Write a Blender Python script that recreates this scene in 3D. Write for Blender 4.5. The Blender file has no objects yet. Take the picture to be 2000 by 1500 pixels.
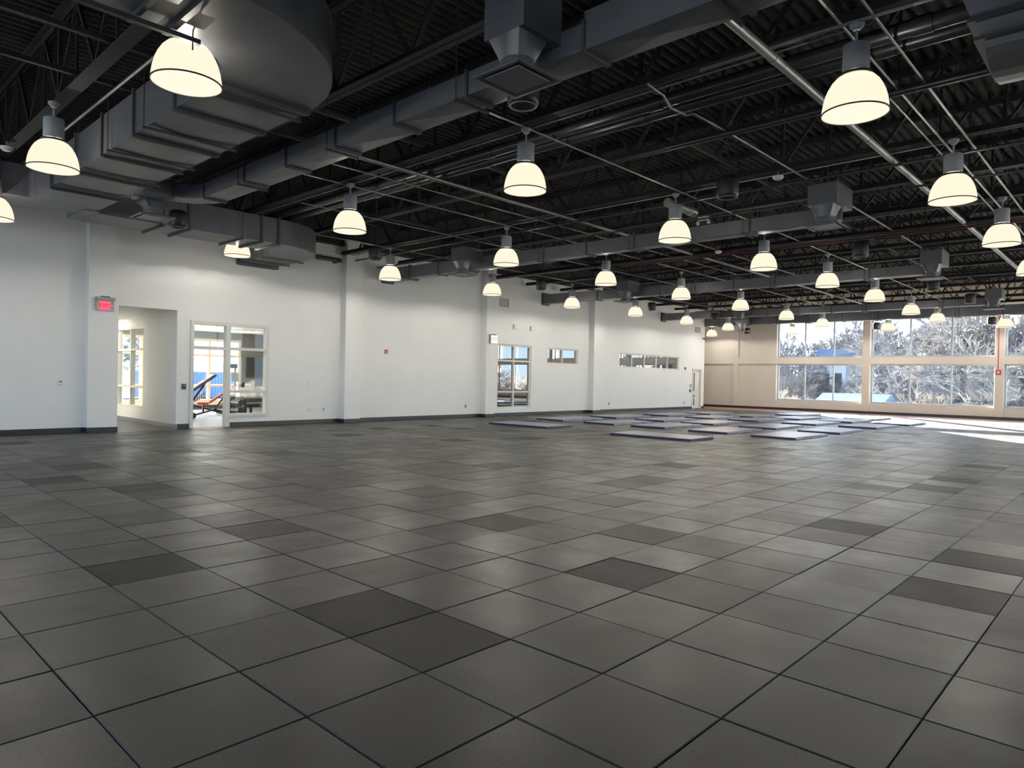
import bpy, math, random
from mathutils import Vector, Matrix
random.seed(7)
SC = bpy.context.scene
COL = SC.collection
PI = math.pi

# ------------------------------------------------------------------ camera
CAM = Vector((-0.8992, -4.3660, 1.4259))
yaw, pitch, roll, fpx = 0.75322, -0.009126, 0.0195595, 1348.61
fw = Vector((math.cos(yaw)*math.cos(pitch), math.sin(yaw)*math.cos(pitch), math.sin(pitch)))
rt = Vector((math.sin(yaw), -math.cos(yaw), 0)); up = rt.cross(fw)
rt2 = rt*math.cos(roll)+up*math.sin(roll); up2 = up*math.cos(roll)-rt*math.sin(roll)
cd = bpy.data.cameras.new('camera'); cam = bpy.data.objects.new('camera', cd); COL.objects.link(cam)
M = Matrix.Identity(4)
for i in range(3):
    M[i][0], M[i][1], M[i][2], M[i][3] = rt2[i], up2[i], -fw[i], CAM[i]
cam.matrix_world = M
cd.sensor_fit = 'HORIZONTAL'; cd.sensor_width = 36; cd.lens = 36*fpx/2000; cd.clip_end = 1000; cd.clip_start = 0.05
SC.camera = cam

# ------------------------------------------------------------------ light and exposure
SC.view_settings.view_transform = 'Standard'; SC.view_settings.look = 'None'
SC.view_settings.gamma = 1; SC.view_settings.use_curve_mapping = False
SC.view_settings.exposure = 0.16
SKY_STRENGTH, SUN_ENERGY, LAMP_POWER = 2.8, 125.0, 70.0
SUN_EL, SUN_AZ = math.radians(10.5), math.atan2(0.634, 0.773)     # azimuth measured from +X towards +Y
w = bpy.data.worlds.new('sky'); SC.world = w; w.use_nodes = True
nt = w.node_tree; bg = nt.nodes['Background']
# clear winter sky: pale at the horizon, blue overhead, brighter towards the low sun
def wn_(t, **k):
    q = nt.nodes.new(t)
    for kk, vv in k.items(): setattr(q, kk, vv)
    return q
tcw = wn_('ShaderNodeTexCoord'); sep = wn_('ShaderNodeSeparateXYZ'); nt.links.new(tcw.outputs['Generated'], sep.inputs[0])
rmp = wn_('ShaderNodeValToRGB'); nt.links.new(sep.outputs['Z'], rmp.inputs[0])
re = rmp.color_ramp.elements; re[0].position = 0; re[0].color = (.70, .85, 1.0, 1); re[1].position = .75; re[1].color = (.20, .38, .80, 1)
q = re.new(.18); q.color = (.55, .74, 1.0, 1)
tosun = Vector((math.cos(SUN_EL)*math.cos(SUN_AZ), math.cos(SUN_EL)*math.sin(SUN_AZ), math.sin(SUN_EL)))
dt = wn_('ShaderNodeVectorMath', operation='DOT_PRODUCT'); dt.inputs[1].default_value = tosun; nt.links.new(tcw.outputs['Generated'], dt.inputs[0])
mx0 = wn_('ShaderNodeMath', operation='MAXIMUM'); mx0.inputs[1].default_value = 0; nt.links.new(dt.outputs['Value'], mx0.inputs[0])
pw = wn_('ShaderNodeMath', operation='POWER'); pw.inputs[1].default_value = 7; nt.links.new(mx0.outputs[0], pw.inputs[0])
glo = wn_('ShaderNodeMix', data_type='RGBA', blend_type='ADD'); nt.links.new(pw.outputs[0], glo.inputs[0]); nt.links.new(rmp.outputs[0], glo.inputs[6]); glo.inputs[7].default_value = (.7, .66, .58, 1)
nt.links.new(glo.outputs[2], bg.inputs[0]); bg.inputs[1].default_value = SKY_STRENGTH
sl = bpy.data.lights.new('sun', 'SUN'); sl.energy = SUN_ENERGY; sl.angle = math.radians(0.6); sl.color = (1.0, 0.90, 0.74)
so = bpy.data.objects.new('sun', sl); COL.objects.link(so)
so.rotation_euler = tosun.to_track_quat('Z', 'Y').to_euler(); so.location = (60, 50, 25)
def portal(loc, rot, sx, sy):
    l = bpy.data.lights.new('window_portal', 'AREA'); l.shape = 'RECTANGLE'; l.size = sx; l.size_y = sy
    l.cycles.is_portal = True
    o = bpy.data.objects.new('window_portal', l); COL.objects.link(o); o.location = loc; o.rotation_euler = rot
XF, YW, YR, XB = 35.30, 13.24, -9.2, -3.2          # far wall face, left wall, right wall, wall behind the camera
portal((XF+.6, .7, 2.75), (0, PI/2, 0), 4.6, 19.8)
portal((21.4, YR-.5, 2.75), (-PI/2, 0, 0), 27, 4.6)
portal((XB-.5, 2.0, 2.6), (0, -PI/2, 0), 5.0, 21.5)

# ------------------------------------------------------------------ helpers
class MB:
    def __init__(s): s.v = []; s.f = []; s.att = None
    def vert(s, p): s.v.append(tuple(p)); return len(s.v)-1
    def face(s, pts): s.f.append([s.vert(p) for p in pts])
    def box(s, x0, y0, z0, x1, y1, z1):
        b = len(s.v)
        for z in (z0, z1):
            for (x, y) in ((x0, y0), (x1, y0), (x1, y1), (x0, y1)): s.v.append((x, y, z))
        for f in ((3,2,1,0), (4,5,6,7), (0,1,5,4), (1,2,6,5), (2,3,7,6), (3,0,4,7)): s.f.append([b+i for i in f])
        return s
    def cbox(s, c, sz, ch=.01):                      # box with chamfered vertical and top edges
        x, y, z = c; a, b_, h = sz[0]/2, sz[1]/2, sz[2]/2
        def ring(k, zz): return [(x-a+k, y-b_, zz), (x+a-k, y-b_, zz), (x+a, y-b_+k, zz), (x+a, y+b_-k, zz), (x+a-k, y+b_, zz), (x-a+k, y+b_, zz), (x-a, y+b_-k, zz), (x-a, y-b_+k, zz)]
        def ringi(zz):
            a2, b2 = a-ch, b_-ch
            return [(x-a2+ch*.5, y-b2, zz), (x+a2-ch*.5, y-b2, zz), (x+a2, y-b2+ch*.5, zz), (x+a2, y+b2-ch*.5, zz), (x+a2-ch*.5, y+b2, zz), (x-a2+ch*.5, y+b2, zz), (x-a2, y+b2-ch*.5, zz), (x-a2, y-b2+ch*.5, zz)]
        s.loft([ringi(z-h), ring(ch, z-h+ch), ring(ch, z+h-ch), ringi(z+h)]); return s
    def loft(s, rings, cap=True, close=True):
        n = len(rings[0]); b = len(s.v)
        for r in rings: s.v.extend([tuple(p) for p in r])
        for k in range(len(rings)-1):
            for i in range(n if close else n-1):
                j = (i+1) % n
                s.f.append([b+k*n+i, b+k*n+j, b+(k+1)*n+j, b+(k+1)*n+i])
        if cap:
            s.f.append([b+i for i in range(n)][::-1]); s.f.append([b+(len(rings)-1)*n+i for i in range(n)])
        return s
    def tube(s, pts, r, n=8, r2=None, cap=True):
        pts = [Vector(p) for p in pts]; rings = []
        for k, p in enumerate(pts):
            d = (pts[min(k+1, len(pts)-1)]-pts[max(k-1, 0)]).normalized()
            a = d.orthogonal().normalized() if k == 0 else (a - d*a.dot(d)).normalized()
            b = d.cross(a); rr = r if r2 is None else r+(r2-r)*k/max(1, len(pts)-1)
            rings.append([p+(a*math.cos(2*PI*i/n)+b*math.sin(2*PI*i/n))*rr for i in range(n)])
        s.loft(rings, cap); return s
    def lathe(s, prof, c=(0,0,0), n=32, cap=False):
        s.loft([[(c[0]+r*math.cos(2*PI*i/n), c[1]+r*math.sin(2*PI*i/n), c[2]+z) for i in range(n)] for r, z in prof], cap); return s
    def prism(s, poly, z0, z1):
        s.loft([[(x, y, z0) for x, y in poly], [(x, y, z1) for x, y in poly]]); return s
    def bar(s, p, q, wd, h, upv=(0,0,1)):
        p, q = Vector(p), Vector(q); d = (q-p).normalized(); u = Vector(upv)
        if abs(d.dot(u)) > .95: u = Vector((1,0,0))
        a = d.cross(u).normalized(); b = a.cross(d)
        rg = lambda c: [c-a*wd/2-b*h/2, c+a*wd/2-b*h/2, c+a*wd/2+b*h/2, c-a*wd/2+b*h/2]
        s.loft([rg(p), rg(q)]); return s
    def build(s, name, mat, parent=None, smooth=False, loc=None, sharp=None):
        me = bpy.data.meshes.new(name); off = Vector((0,0,0))
        if parent is not None:
            r = parent
            while r.parent: r = r.parent
            off = r.location
        elif loc is not None: off = Vector(loc)
        me.from_pydata([(x-off[0], y-off[1], z-off[2]) for x, y, z in s.v], [], s.f)
        if s.att is not None:
            a = me.attributes.new('tone', 'FLOAT', 'FACE'); a.data.foreach_set('value', s.att)
        me.validate(); me.materials.append(mat)
        if smooth: me.shade_smooth()
        if sharp: me.set_sharp_from_angle(angle=math.radians(sharp))
        o = bpy.data.objects.new(name, me); COL.objects.link(o)
        if parent is not None: o.parent = parent
        elif loc is not None: o.location = loc
        return o
def tag(o, label, cat=None, group=None, kind=None):
    o['label'] = label
    if cat: o['category'] = cat
    if group: o['group'] = group
    if kind: o['kind'] = kind
    return o
def thing(name, loc, label, cat, group=None, kind=None):
    o = bpy.data.objects.new(name, None); COL.objects.link(o); o.location = loc; o.empty_display_size = .1
    return tag(o, label, cat, group, kind)
def struct(name, mb, mat, label, **k): return tag(mb.build(name, mat, None, **k), label, None, None, 'structure')
def copy_tree(o, parent=None):
    c = o.copy(); COL.objects.link(c); c.parent = parent
    for ch in list(o.children): copy_tree(ch, c)
    return c
ORD = ['first','second','third','fourth','fifth','sixth','seventh','eighth','ninth','tenth','eleventh','twelfth','thirteenth','fourteenth','fifteenth','sixteenth','seventeenth','eighteenth']

# ------------------------------------------------------------------ materials
def mat(name, col, rough=.6, metal=0., spec=.5, noise=None, bump=None, emit=None, estr=0.):
    m = bpy.data.materials.new(name); m.use_nodes = True; n = m.node_tree.nodes; L = m.node_tree.links
    b = n['Principled BSDF']; b.inputs['Base Color'].default_value = (*col, 1); b.inputs['Roughness'].default_value = rough
    b.inputs['Metallic'].default_value = metal; b.inputs['Specular IOR Level'].default_value = spec
    if noise or bump:
        tc = n.new('ShaderNodeTexCoord')
    if noise:                                        # (scale, amount): brightness mottling
        t = n.new('ShaderNodeTexNoise'); t.inputs['Scale'].default_value = noise[0]; t.inputs['Detail'].default_value = 5
        L.new(tc.outputs['Object'], t.inputs['Vector'])
        r = n.new('ShaderNodeValToRGB'); a = noise[1]
        r.color_ramp.elements[0].position = .3; r.color_ramp.elements[1].position = .7
        r.color_ramp.elements[0].color = (*[c*(1-a) for c in col], 1); r.color_ramp.elements[1].color = (*[min(1, c*(1+a)) for c in col], 1)
        L.new(t.outputs['Fac'], r.inputs[0]); L.new(r.outputs[0], b.inputs['Base Color'])
    if bump:                                         # (scale, strength)
        t = n.new('ShaderNodeTexNoise'); t.inputs['Scale'].default_value = bump[0]; t.inputs['Detail'].default_value = 3
        L.new(tc.outputs['Object'], t.inputs['Vector'])
        bp = n.new('ShaderNodeBump'); bp.inputs['Strength'].default_value = bump[1]; bp.inputs['Distance'].default_value = .01
        L.new(t.outputs['Fac'], bp.inputs['Height']); L.new(bp.outputs[0], b.inputs['Normal'])
    if emit:
        b.inputs['Emission Color'].default_value = (*emit, 1); b.inputs['Emission Strength'].default_value = estr
    return m
def glass(name, tint=(1,1,1), refl=.0, ior=1.5):
    m = bpy.data.materials.new(name); m.use_nodes = True; n = m.node_tree.nodes; L = m.node_tree.links; n.clear()
    o = n.new('ShaderNodeOutputMaterial'); mx = n.new('ShaderNodeMixShader'); t = n.new('ShaderNodeBsdfTransparent'); g = n.new('ShaderNodeBsdfGlossy')
    t.inputs[0].default_value = (*tint, 1); g.inputs['Roughness'].default_value = 0.0; g.inputs[0].default_value = (.95, .97, .97, 1)
    f = n.new('ShaderNodeFresnel'); f.inputs[0].default_value = ior; a = n.new('ShaderNodeMath'); a.operation = 'ADD'; a.inputs[1].default_value = refl; a.use_clamp = True
    L.new(f.outputs[0], a.inputs[0])
    gm = n.new('ShaderNodeNewGeometry'); iv = n.new('ShaderNodeMath'); iv.operation = 'SUBTRACT'; iv.inputs[0].default_value = 1; L.new(gm.outputs['Backfacing'], iv.inputs[1])
    ml = n.new('ShaderNodeMath'); ml.operation = 'MULTIPLY'; L.new(a.outputs[0], ml.inputs[0]); L.new(iv.outputs[0], ml.inputs[1]); L.new(ml.outputs[0], mx.inputs[0]); L.new(t.outputs[0], mx.inputs[1]); L.new(g.outputs[0], mx.inputs[2]); L.new(mx.outputs[0], o.inputs[0])
    return m
def glow(name, col, strength, clear):                # translucent lit acrylic: glows and lets the lamp's light through
    m = bpy.data.materials.new(name); m.use_nodes = True; n = m.node_tree.nodes; L = m.node_tree.links; n.clear()
    o = n.new('ShaderNodeOutputMaterial'); mx = n.new('ShaderNodeMixShader'); t = n.new('ShaderNodeBsdfTransparent'); e = n.new('ShaderNodeEmission')
    e.inputs[0].default_value = (*col, 1); e.inputs[1].default_value = strength; mx.inputs[0].default_value = 1-clear
    L.new(t.outputs[0], mx.inputs[1]); L.new(e.outputs[0], mx.inputs[2]); L.new(mx.outputs[0], o.inputs[0])
    return m
def rubber(name, per_object, shade=1.0):
    m = bpy.data.materials.new(name); m.use_nodes = True; n = m.node_tree.nodes; L = m.node_tree.links; b = n['Principled BSDF']
    if per_object:
        src = n.new('ShaderNodeObjectInfo').outputs['Random']
    else:
        at = n.new('ShaderNodeAttribute'); at.attribute_name = 'tone'; src = at.outputs['Fac']
    geo = n.new('ShaderNodeNewGeometry')
    ramp = n.new('ShaderNodeValToRGB'); e = ramp.color_ramp.elements
    e[0].position = 0; e[0].color = (.026*shade, .021*shade, .0155*shade, 1); e[1].position = 1; e[1].color = (.041*shade, .035*shade, .027*shade, 1)
    k = e.new(.05); k.color = (.033*shade, .028*shade, .0215*shade, 1)
    L.new(src, ramp.inputs[0])
    big = n.new('ShaderNodeTexNoise'); big.inputs['Scale'].default_value = 3.1; big.inputs['Detail'].default_value = 4
    L.new(geo.outputs['Position'], big.inputs['Vector'])
    fine = n.new('ShaderNodeTexNoise'); fine.inputs['Scale'].default_value = 160; fine.inputs['Detail'].default_value = 2
    L.new(geo.outputs['Position'], fine.inputs['Vector'])
    def mrange(s, a0, a1, b0, b1):
        r = n.new('ShaderNodeMapRange'); r.inputs[1].default_value = a0; r.inputs[2].default_value = a1; r.inputs[3].default_value = b0; r.inputs[4].default_value = b1
        L.new(s, r.inputs[0]); return r.outputs[0]
    def mul(x, y):
        q = n.new('ShaderNodeMath'); q.operation = 'MULTIPLY'; L.new(x, q.inputs[0]); L.new(y, q.inputs[1]); return q.outputs[0]
    fac = mul(mrange(big.outputs['Fac'], .3, .7, .82, 1.2), mrange(fine.outputs['Fac'], .3, .7, .55, 1.5))
    mx = n.new('ShaderNodeMix'); mx.data_type = 'RGBA'; mx.blend_type = 'MULTIPLY'; mx.inputs[0].default_value = 1
    L.new(ramp.outputs[0], mx.inputs[6]); L.new(fac, mx.inputs[7]); L.new(mx.outputs[2], b.inputs['Base Color'])
    rr = n.new('ShaderNodeMath'); rr.operation = 'ADD'
    rrp = n.new('ShaderNodeValToRGB'); re_ = rrp.color_ramp.elements
    re_[0].position = .02; re_[0].color = ((.60 if shade == 1 else .75),)*3+(1,); re_[1].position = 1; re_[1].color = (.37,)*3+(1,); q = re_.new(.07); q.color = (.46,)*3+(1,)
    L.new(src, rrp.inputs[0]); L.new(rrp.outputs[0], rr.inputs[0])
    L.new(mrange(big.outputs['Fac'], .3, .7, -.06, .06), rr.inputs[1])
    L.new(rr.outputs[0], b.inputs['Coat Roughness']); b.inputs['Roughness'].default_value = .7
    b.inputs['Coat Weight'].default_value = 1 if shade == 1 else .45; b.inputs['Coat IOR'].default_value = 1.27
    b.inputs['Specular IOR Level'].default_value = .04
    bp = n.new('ShaderNodeBump'); bp.inputs['Strength'].default_value = .25; bp.inputs['Distance'].default_value = .002
    L.new(fine.outputs['Fac'], bp.inputs['Height']); L.new(bp.outputs[0], b.inputs['Normal'])
    return m

m_wall = mat('painted_wall', (.76, .755, .735), .62, noise=(1.2, .02), bump=(60, .06))
m_far = mat('far_wall_backlit_tan', (.63, .575, .505), .6, noise=(1.0, .02), bump=(60, .06))  # off-white wall's backlit, warm-lit look put into the base colour
m_base = mat('rubber_base', (.022, .022, .025), .38)
m_slab = mat('dark_slab', (.018, .017, .016), .9, noise=(20, .2))
m_tile = rubber('rubber_tile', True); m_tile2 = rubber('rubber_tile_distant', False); m_tile3 = rubber('worn_dark_rubber_tile', True, .55)
m_red = mat('red_brown_rubber', (.42, .215, .15), .5, noise=(12, .15))
m_concrete = mat('plain_floor', (.22, .22, .23), .35, noise=(4, .08))
m_deck = mat('black_roof_deck', (.022, .0205, .019), .8, noise=(40, .7), bump=(45, 1.0))
m_steel = mat('black_sprayed_steel', (.019, .019, .0205), .7, noise=(30, .5), bump=(70, .9))
m_duct = mat('grey_duct_metal', (.135, .138, .152), .40, metal=.3, noise=(2.5, .12), bump=(3, .25))
m_flange = mat('duct_flange', (.075, .075, .082), .5, metal=.3)
m_hanger = mat('dark_hanger_steel', (.06, .06, .062), .5, metal=.4)
m_cond = mat('conduit_steel', (.26, .26, .26), .4, metal=.6)
m_pipe = mat('black_pipe', (.055, .055, .06), .3, metal=.4, noise=(6, .15))
m_redpipe = mat('maroon_pipe', (.075, .022, .022), .45)
m_house = mat('lamp_housing_grey', (.36, .37, .385), .5, noise=(8, .05))
m_band = mat('lamp_dark_ring', (.03, .028, .025), .45)
m_dome = glow('lit_acrylic_dome', (1.0, .875, .665), 1.02, .22)
m_lens = glow('lit_acrylic_lens', (1.0, .90, .71), .98, .03)
m_spk = mat('black_speaker', (.018, .018, .02), .42, noise=(60, .2))
m_cone = mat('speaker_cone', (.05, .05, .052), .6)
m_white = mat('white_plastic', (.75, .75, .73), .45)
m_grey = mat('grey_plastic', (.30, .30, .29), .5)
m_black = mat('black_plastic', (.015, .015, .016), .4)
m_alu = mat('window_aluminium', (.42, .46, .50), .4, metal=.3, noise=(5, .05))
m_cream = mat('cream_frame_paint', (.66, .64, .58), .45)
m_glass = glass('clear_glass', (.96, .985, .985), .02)
m_glass_r = glass('coated_glass', (.75, .77, .78), .28)
m_exit_red = mat('exit_red', (.6, .05, .08), .4, emit=(1, .06, .14), estr=1.0)
m_exit_dim = mat('exit_letter_dark', (.25, .02, .04), .4, emit=(.4, .01, .03), estr=.35)
m_exit_white = mat('exit_white_face', (.8, .78, .76), .4, emit=(1, .85, .82), estr=.5)
m_exit_let = mat('exit_letter_red', (.65, .22, .2), .4, emit=(1, .3, .28), estr=.35)
m_exit_glass = mat('exit_grey_panel', (.33, .29, .29), .3)
m_red = m_red
m_alarm = mat('alarm_red', (.42, .035, .03), .4)
m_mat_top = mat('mat_top_vinyl', (.24, .245, .30), .34, noise=(3, .08), bump=(4, .1))
m_mat_side = mat('mat_navy_vinyl', (.022, .027, .105), .38, noise=(4, .1))
m_mat_lit = mat('mat_pale_lit_side', (.44, .47, .56), .4, noise=(30, .15))  # velcro side painted pale blue for the window light falling on it
m_seam = mat('mat_seam', (.03, .03, .06), .6)

# ------------------------------------------------------------------ room shell
def wall_grid(mb, axis, a0, a1, z0, z1, t0, t1, holes):
    """wall along 'axis' from a0..a1, faces at t0 (room side) and t1, holes = (b0, b1, zb0, zb1)"""
    P = (lambda a, z, t: (a, t, z)) if axis == 'x' else (lambda a, z, t: (t, a, z))
    As = sorted({a0, a1, *[h[0] for h in holes], *[h[1] for h in holes]}); Zs = sorted({z0, z1, *[h[2] for h in holes], *[h[3] for h in holes]})
    for i in range(len(As)-1):
        for j in range(len(Zs)-1):
            ca, cz = (As[i]+As[i+1])/2, (Zs[j]+Zs[j+1])/2
            if any(h[0] < ca < h[1] and h[2] < cz < h[3] for h in holes): continue
            for t in (t0, t1): mb.face([P(As[i], Zs[j], t), P(As[i+1], Zs[j], t), P(As[i+1], Zs[j+1], t), P(As[i], Zs[j+1], t)])
    def band(b0, b1, c0, c1):
        for (p, q) in (((b0, c0), (b1, c0)), ((b1, c0), (b1, c1)), ((b1, c1), (b0, c1)), ((b0, c1), (b0, c0))):
            mb.face([P(p[0], p[1], t0), P(q[0], q[1], t0), P(q[0], q[1], t1), P(p[0], p[1], t1)])
    band(a0, a1, z0, z1)
    for h in holes: band(*h)
    return mb
ZT = 6.15
# left wall and its openings
TALL = (17.08, 18.94, .28, 2.66); SMALL = (19.88, 21.85, 2.0, 2.64); STRIP = (24.87, 30.1, 1.97, 2.64); FDOOR = (31.5, 32.38, 0, 2.06)
NICHE = (4.46, 5.83, 0, 2.92); GDOOR = (6.15, 8.21, 0, 2.70)
struct('wall_left', wall_grid(MB(), 'x', XB, 32.72, 0, ZT, YW, YW+.22, [NICHE, GDOOR, TALL, SMALL, STRIP, FDOOR]), m_wall, 'long off-white side wall with columns, windows and a glazed doorway')
# columns on the left wall
for i, (x0, x1, y) in enumerate(((3.85, 4.46, 13.05), (10.44, 10.99, 12.95), (16.22, 16.66, 12.95), (22.56, 23.10, 12.95))):
    b = MB(); b.box(x0, y, 0, x1, YW+.01, 5.36)
    o = struct('column', b, m_wall, f'off-white boxed column on the left wall, {ORD[i]} from the camera')
    bb = MB(); bb.box(x0-.012, y-.012, .012, x1+.012, YW+.012, .125); bb.build('baseboard', m_base, o)
# baseboards
b = MB()
for (x0, x1) in ((XB, 3.84), (5.85, 6.14), (8.22, 10.43), (11.0, 16.21), (16.67, 22.55), (23.11, 31.46), (32.43, 32.73)): b.box(x0, YW-.012, .012, x1, YW+.02, .125)
b.box(32.70, YW-.012, .012, 32.735, YW+.26, .125)
struct('baseboard_left', b, m_base, 'dark rubber baseboard along the left wall')
b = MB(); b.box(XB, YW-.16, 5.18, 32.7, YW-.002, 6.02); b.box(XB, YW-.24, 5.18, 32.7, YW-.16, 5.21)
struct('beam', b, m_steel, 'black edge beam along the top of the left wall')
# wall behind the corner
b = MB(); b.box(32.50, YW+.22, 0, 32.72, 20, ZT); b.box(32.5, 20, 0, 36, 20.2, ZT)
struct('wall_return', b, m_wall, 'off-white wall running back around the far left corner')
# far wall
GROUPS = [(6.22, 10.48), (.85, 5.89), (-4.45, .54), (-9.1, -4.8)]
ZL, ZU = (.53, 2.43), (2.75, 5.05)
holes = [(a, b_, z0, z1) for a, b_ in GROUPS for z0, z1 in (ZL, ZU)]
struct('wall_far', wall_grid(MB(), 'y', YR, 20, 0, ZT, XF+.10, XF+.38, holes), m_far, 'tan far wall with two tiers of large windows')
b = MB()
for (y0, y1) in ((12.58, 12.84), (5.89, 6.22), (.54, .85), (-4.8, -4.45)): b.box(XF, y0, 0, XF+.11, y1, ZT)
struct('trim_1', b, m_far, 'flat vertical pilasters on the tan far wall')
b = MB(); b.box(XF+.004, YR, 2.43, XF+.12, 20, 2.75)
struct('trim_2', b, m_far, 'horizontal band between the two tiers of far windows')
b = MB(); b.box(XF-.014, YR, .012, XF+.11, 20, .135)
struct('baseboard_far', b, m_base, 'black baseboard along the tan far wall')
# window frames and panes
def window(name, axis, t, a0, a1, z0, z1, va, hz, mframe, mglass, label, fw_=.06, dep=.10, paneoff=0.):
    P = (lambda a, tt, z: (a, tt, z)) if axis == 'x' else (lambda a, tt, z: (tt, a, z))
    base = P((a0+a1)/2, t, z0)
    o = thing(name, base, label, None, None, 'structure')
    def bx(mb, A0, A1, Z0, Z1, d):
        p, q = P(A0, t-d/2, Z0), P(A1, t+d/2, Z1)
        mb.box(min(p[0], q[0]), min(p[1], q[1]), Z0, max(p[0], q[0]), max(p[1], q[1]), Z1)
    f = MB(); bx(f, a0, a1, z0, z0+fw_, dep); bx(f, a0, a1, z1-fw_, z1, dep); bx(f, a0, a0+fw_, z0+fw_, z1-fw_, dep); bx(f, a1-fw_, a1, z0+fw_, z1-fw_, dep)
    f.build('frame', mframe, o)
    As = [a0+fw_]+list(va)+[a1-fw_]; Zs = [z0+fw_]+list(hz)+[z1-fw_]; h = fw_*.42
    for a in va:
        g = MB(); bx(g, a-h, a+h, z0+fw_, z1-fw_, dep*.96); g.build('mullion', mframe, o)
    for z in hz:
        for i in range(len(As)-1):
            g = MB(); bx(g, As[i]+(h if i else 0), As[i+1]-(h if i < len(As)-2 else 0), z-h, z+h, dep*.9); g.build('rail', mframe, o)
    for i in range(len(As)-1):
        for j in range(len(Zs)-1):
            g = MB(); bx(g, As[i], As[i+1], Zs[j], Zs[j+1], .008); g.build('pane', mglass, o)
    return o
wn = 0
for gi, (a, b_) in enumerate(GROUPS):
    for (z0, z1), nm in ((ZL, 'lower'), (ZU, 'upper')):
        wn += 1
        window(f'window_{wn}', 'y', XF+.315, a, b_, z0, z1, [a+(b_-a)/3, a+2*(b_-a)/3], [], m_alu, m_glass, f'three-pane {nm} window in the far wall, {ORD[gi]} bay from the left corner', .07, .12)
# right wall and back wall (beside and behind the camera): the same tall windows light the room
RG = [(-2.6+5.4*k, 2.2+5.4*k) for k in range(2, 7)]
holes = [(a, b_, z0, z1) for a, b_ in RG for z0, z1 in (ZL, ZU)]
struct('wall_right', wall_grid(MB(), 'x', XB, XF+.4, 0, ZT, YR, YR-.3, holes), m_wall, 'off-white right wall with two tiers of windows')
BG = [(-8.9, -4.7), (-4.4, -.2), (.1, 4.3), (4.6, 8.8), (9.1, 12.9)]; ZBK = ((.12, 2.55), (2.7, 5.1))
holes = [(a, b_, z0, z1) for a, b_ in BG for z0, z1 in ZBK]
struct('wall_back', wall_grid(MB(), 'y', YR, YW+.2, 0, ZT, XB, XB-.3, holes), m_wall, 'off-white wall behind the camera with two tiers of windows')
for (lst, axis, t, wh, zz_) in ((RG, 'x', YR-.2, 'right wall', (ZL, ZU)), (BG, 'y', XB-.2, 'wall behind the camera', ZBK)):
    for gi, (a, b_) in enumerate(lst):
        for (z0, z1), nm in zip(zz_, ('lower', 'upper')):
            wn += 1
            window(f'window_{wn}', axis, t, a, b_, z0, z1, [a+(b_-a)/3, a+2*(b_-a)/3], [], m_alu, m_glass, f'three-pane {nm} window in the {wh}, bay {ORD[gi]} along', .07, .12)
# interior windows in the left wall
t = YW+.10
wn += 1; window(f'window_{wn}', 'x', t, *TALL, [18.0], [.90, 2.05], m_cream, m_glass_r, 'tall six-pane interior window beside the third column', .07, .12)
wn += 1; window(f'window_{wn}', 'x', t, *SMALL, [20.86], [], m_cream, m_glass_r, 'small two-pane window high on the left wall', .06, .12)
wn += 1; window(f'window_{wn}', 'x', t, *STRIP, [25.92, 26.97, 28.02, 29.06], [], m_cream, m_glass_r, 'long five-pane strip window high on the left wall', .06, .12)

# ceiling deck: corrugated, ribs along X
b = MB(); pitch_, prof = .155, ((0, 0), (.045, 0), (.065, .07), (.12, .07), (.14, 0))
ys = []
y = YR-.2
while y < 20.2:
    for dy, dz in prof[:4]: ys.append((y+dy, 6.03+dz))
    y += pitch_
n = len(ys)
for x in (XB-.2, 14, XF+.5): b.v.extend([(x, yy, zz) for yy, zz in ys])
for k in range(2):
    for i in range(n-1): b.f.append([k*n+i, k*n+i+1, (k+1)*n+i+1, (k+1)*n+i])
b.face([(XB-.3, YR-.3, 6.2), (XF+.6, YR-.3, 6.2), (XF+.6, 24, 6.2), (XB-.3, 24, 6.2)])
struct('ceiling', b, m_deck, 'black corrugated steel roof deck')

# floor: slab plus rubber tiles
T = .61
b = MB(); b.box(XB, YR, -.25, XF+.3, 20, 0)
floor = struct('floor', b, m_slab, 'floor of square dark rubber tiles')
def tile_faces(mb, x0, y0, x1, y1, g=.0025, c=.004, dz=0., tilt=(0, 0)):
    zt, zc = .012+dz, .008+dz
    x0 += g; y0 += g; x1 -= g; y1 -= g
    R = lambda k, z: [(x0+k, y0+k, z), (x1-k, y0+k, z), (x1-k, y1-k, z), (x0+k, y1-k, z)]
    top = [(x, y_, z+tilt[0]*(x-x0)/T+tilt[1]*(y_-y0)/T) for x, y_, z in R(c, zt)]
    n0 = len(mb.f); mb.loft([R(0, 0.0005), R(0, zc), top], cap=False); mb.face(top)
    return len(mb.f)-n0
cells = []
for j in range(-6, 55):
    for i in range(-22, 16):
        x0, y0 = j*T, -i*T
        if x0 > 32.0 or y0 > YW or y0+T < YR+.02 or x0+T < XB+.02: continue
        y1 = min(y0+T, YW+.0) if y0+T > YW else y0+T
        if y1-y0 < .05: continue
        c = Vector((x0+T/2, y0+T/2, 0))-CAM; d = c.dot(fw)
        vis = False; area = 0
        if d > .3:
            u = 1000+fpx*c.dot(rt2)/d; v = 750-fpx*c.dot(up2)/d
            vis = -120 < u < 2120 and -100 < v < 1640
            area = 1/(d*d*max(.5, c.length))
        cells.append((area if vis else 0, x0, y0, x0+T, y1))
DARK = {(1, 2), (5, 7), (5, 9), (-2, 1)}                # tiles that are plainly darker than their neighbours
cells.sort(key=lambda c: -c[0])
rest = MB(); rest.att = []
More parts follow.
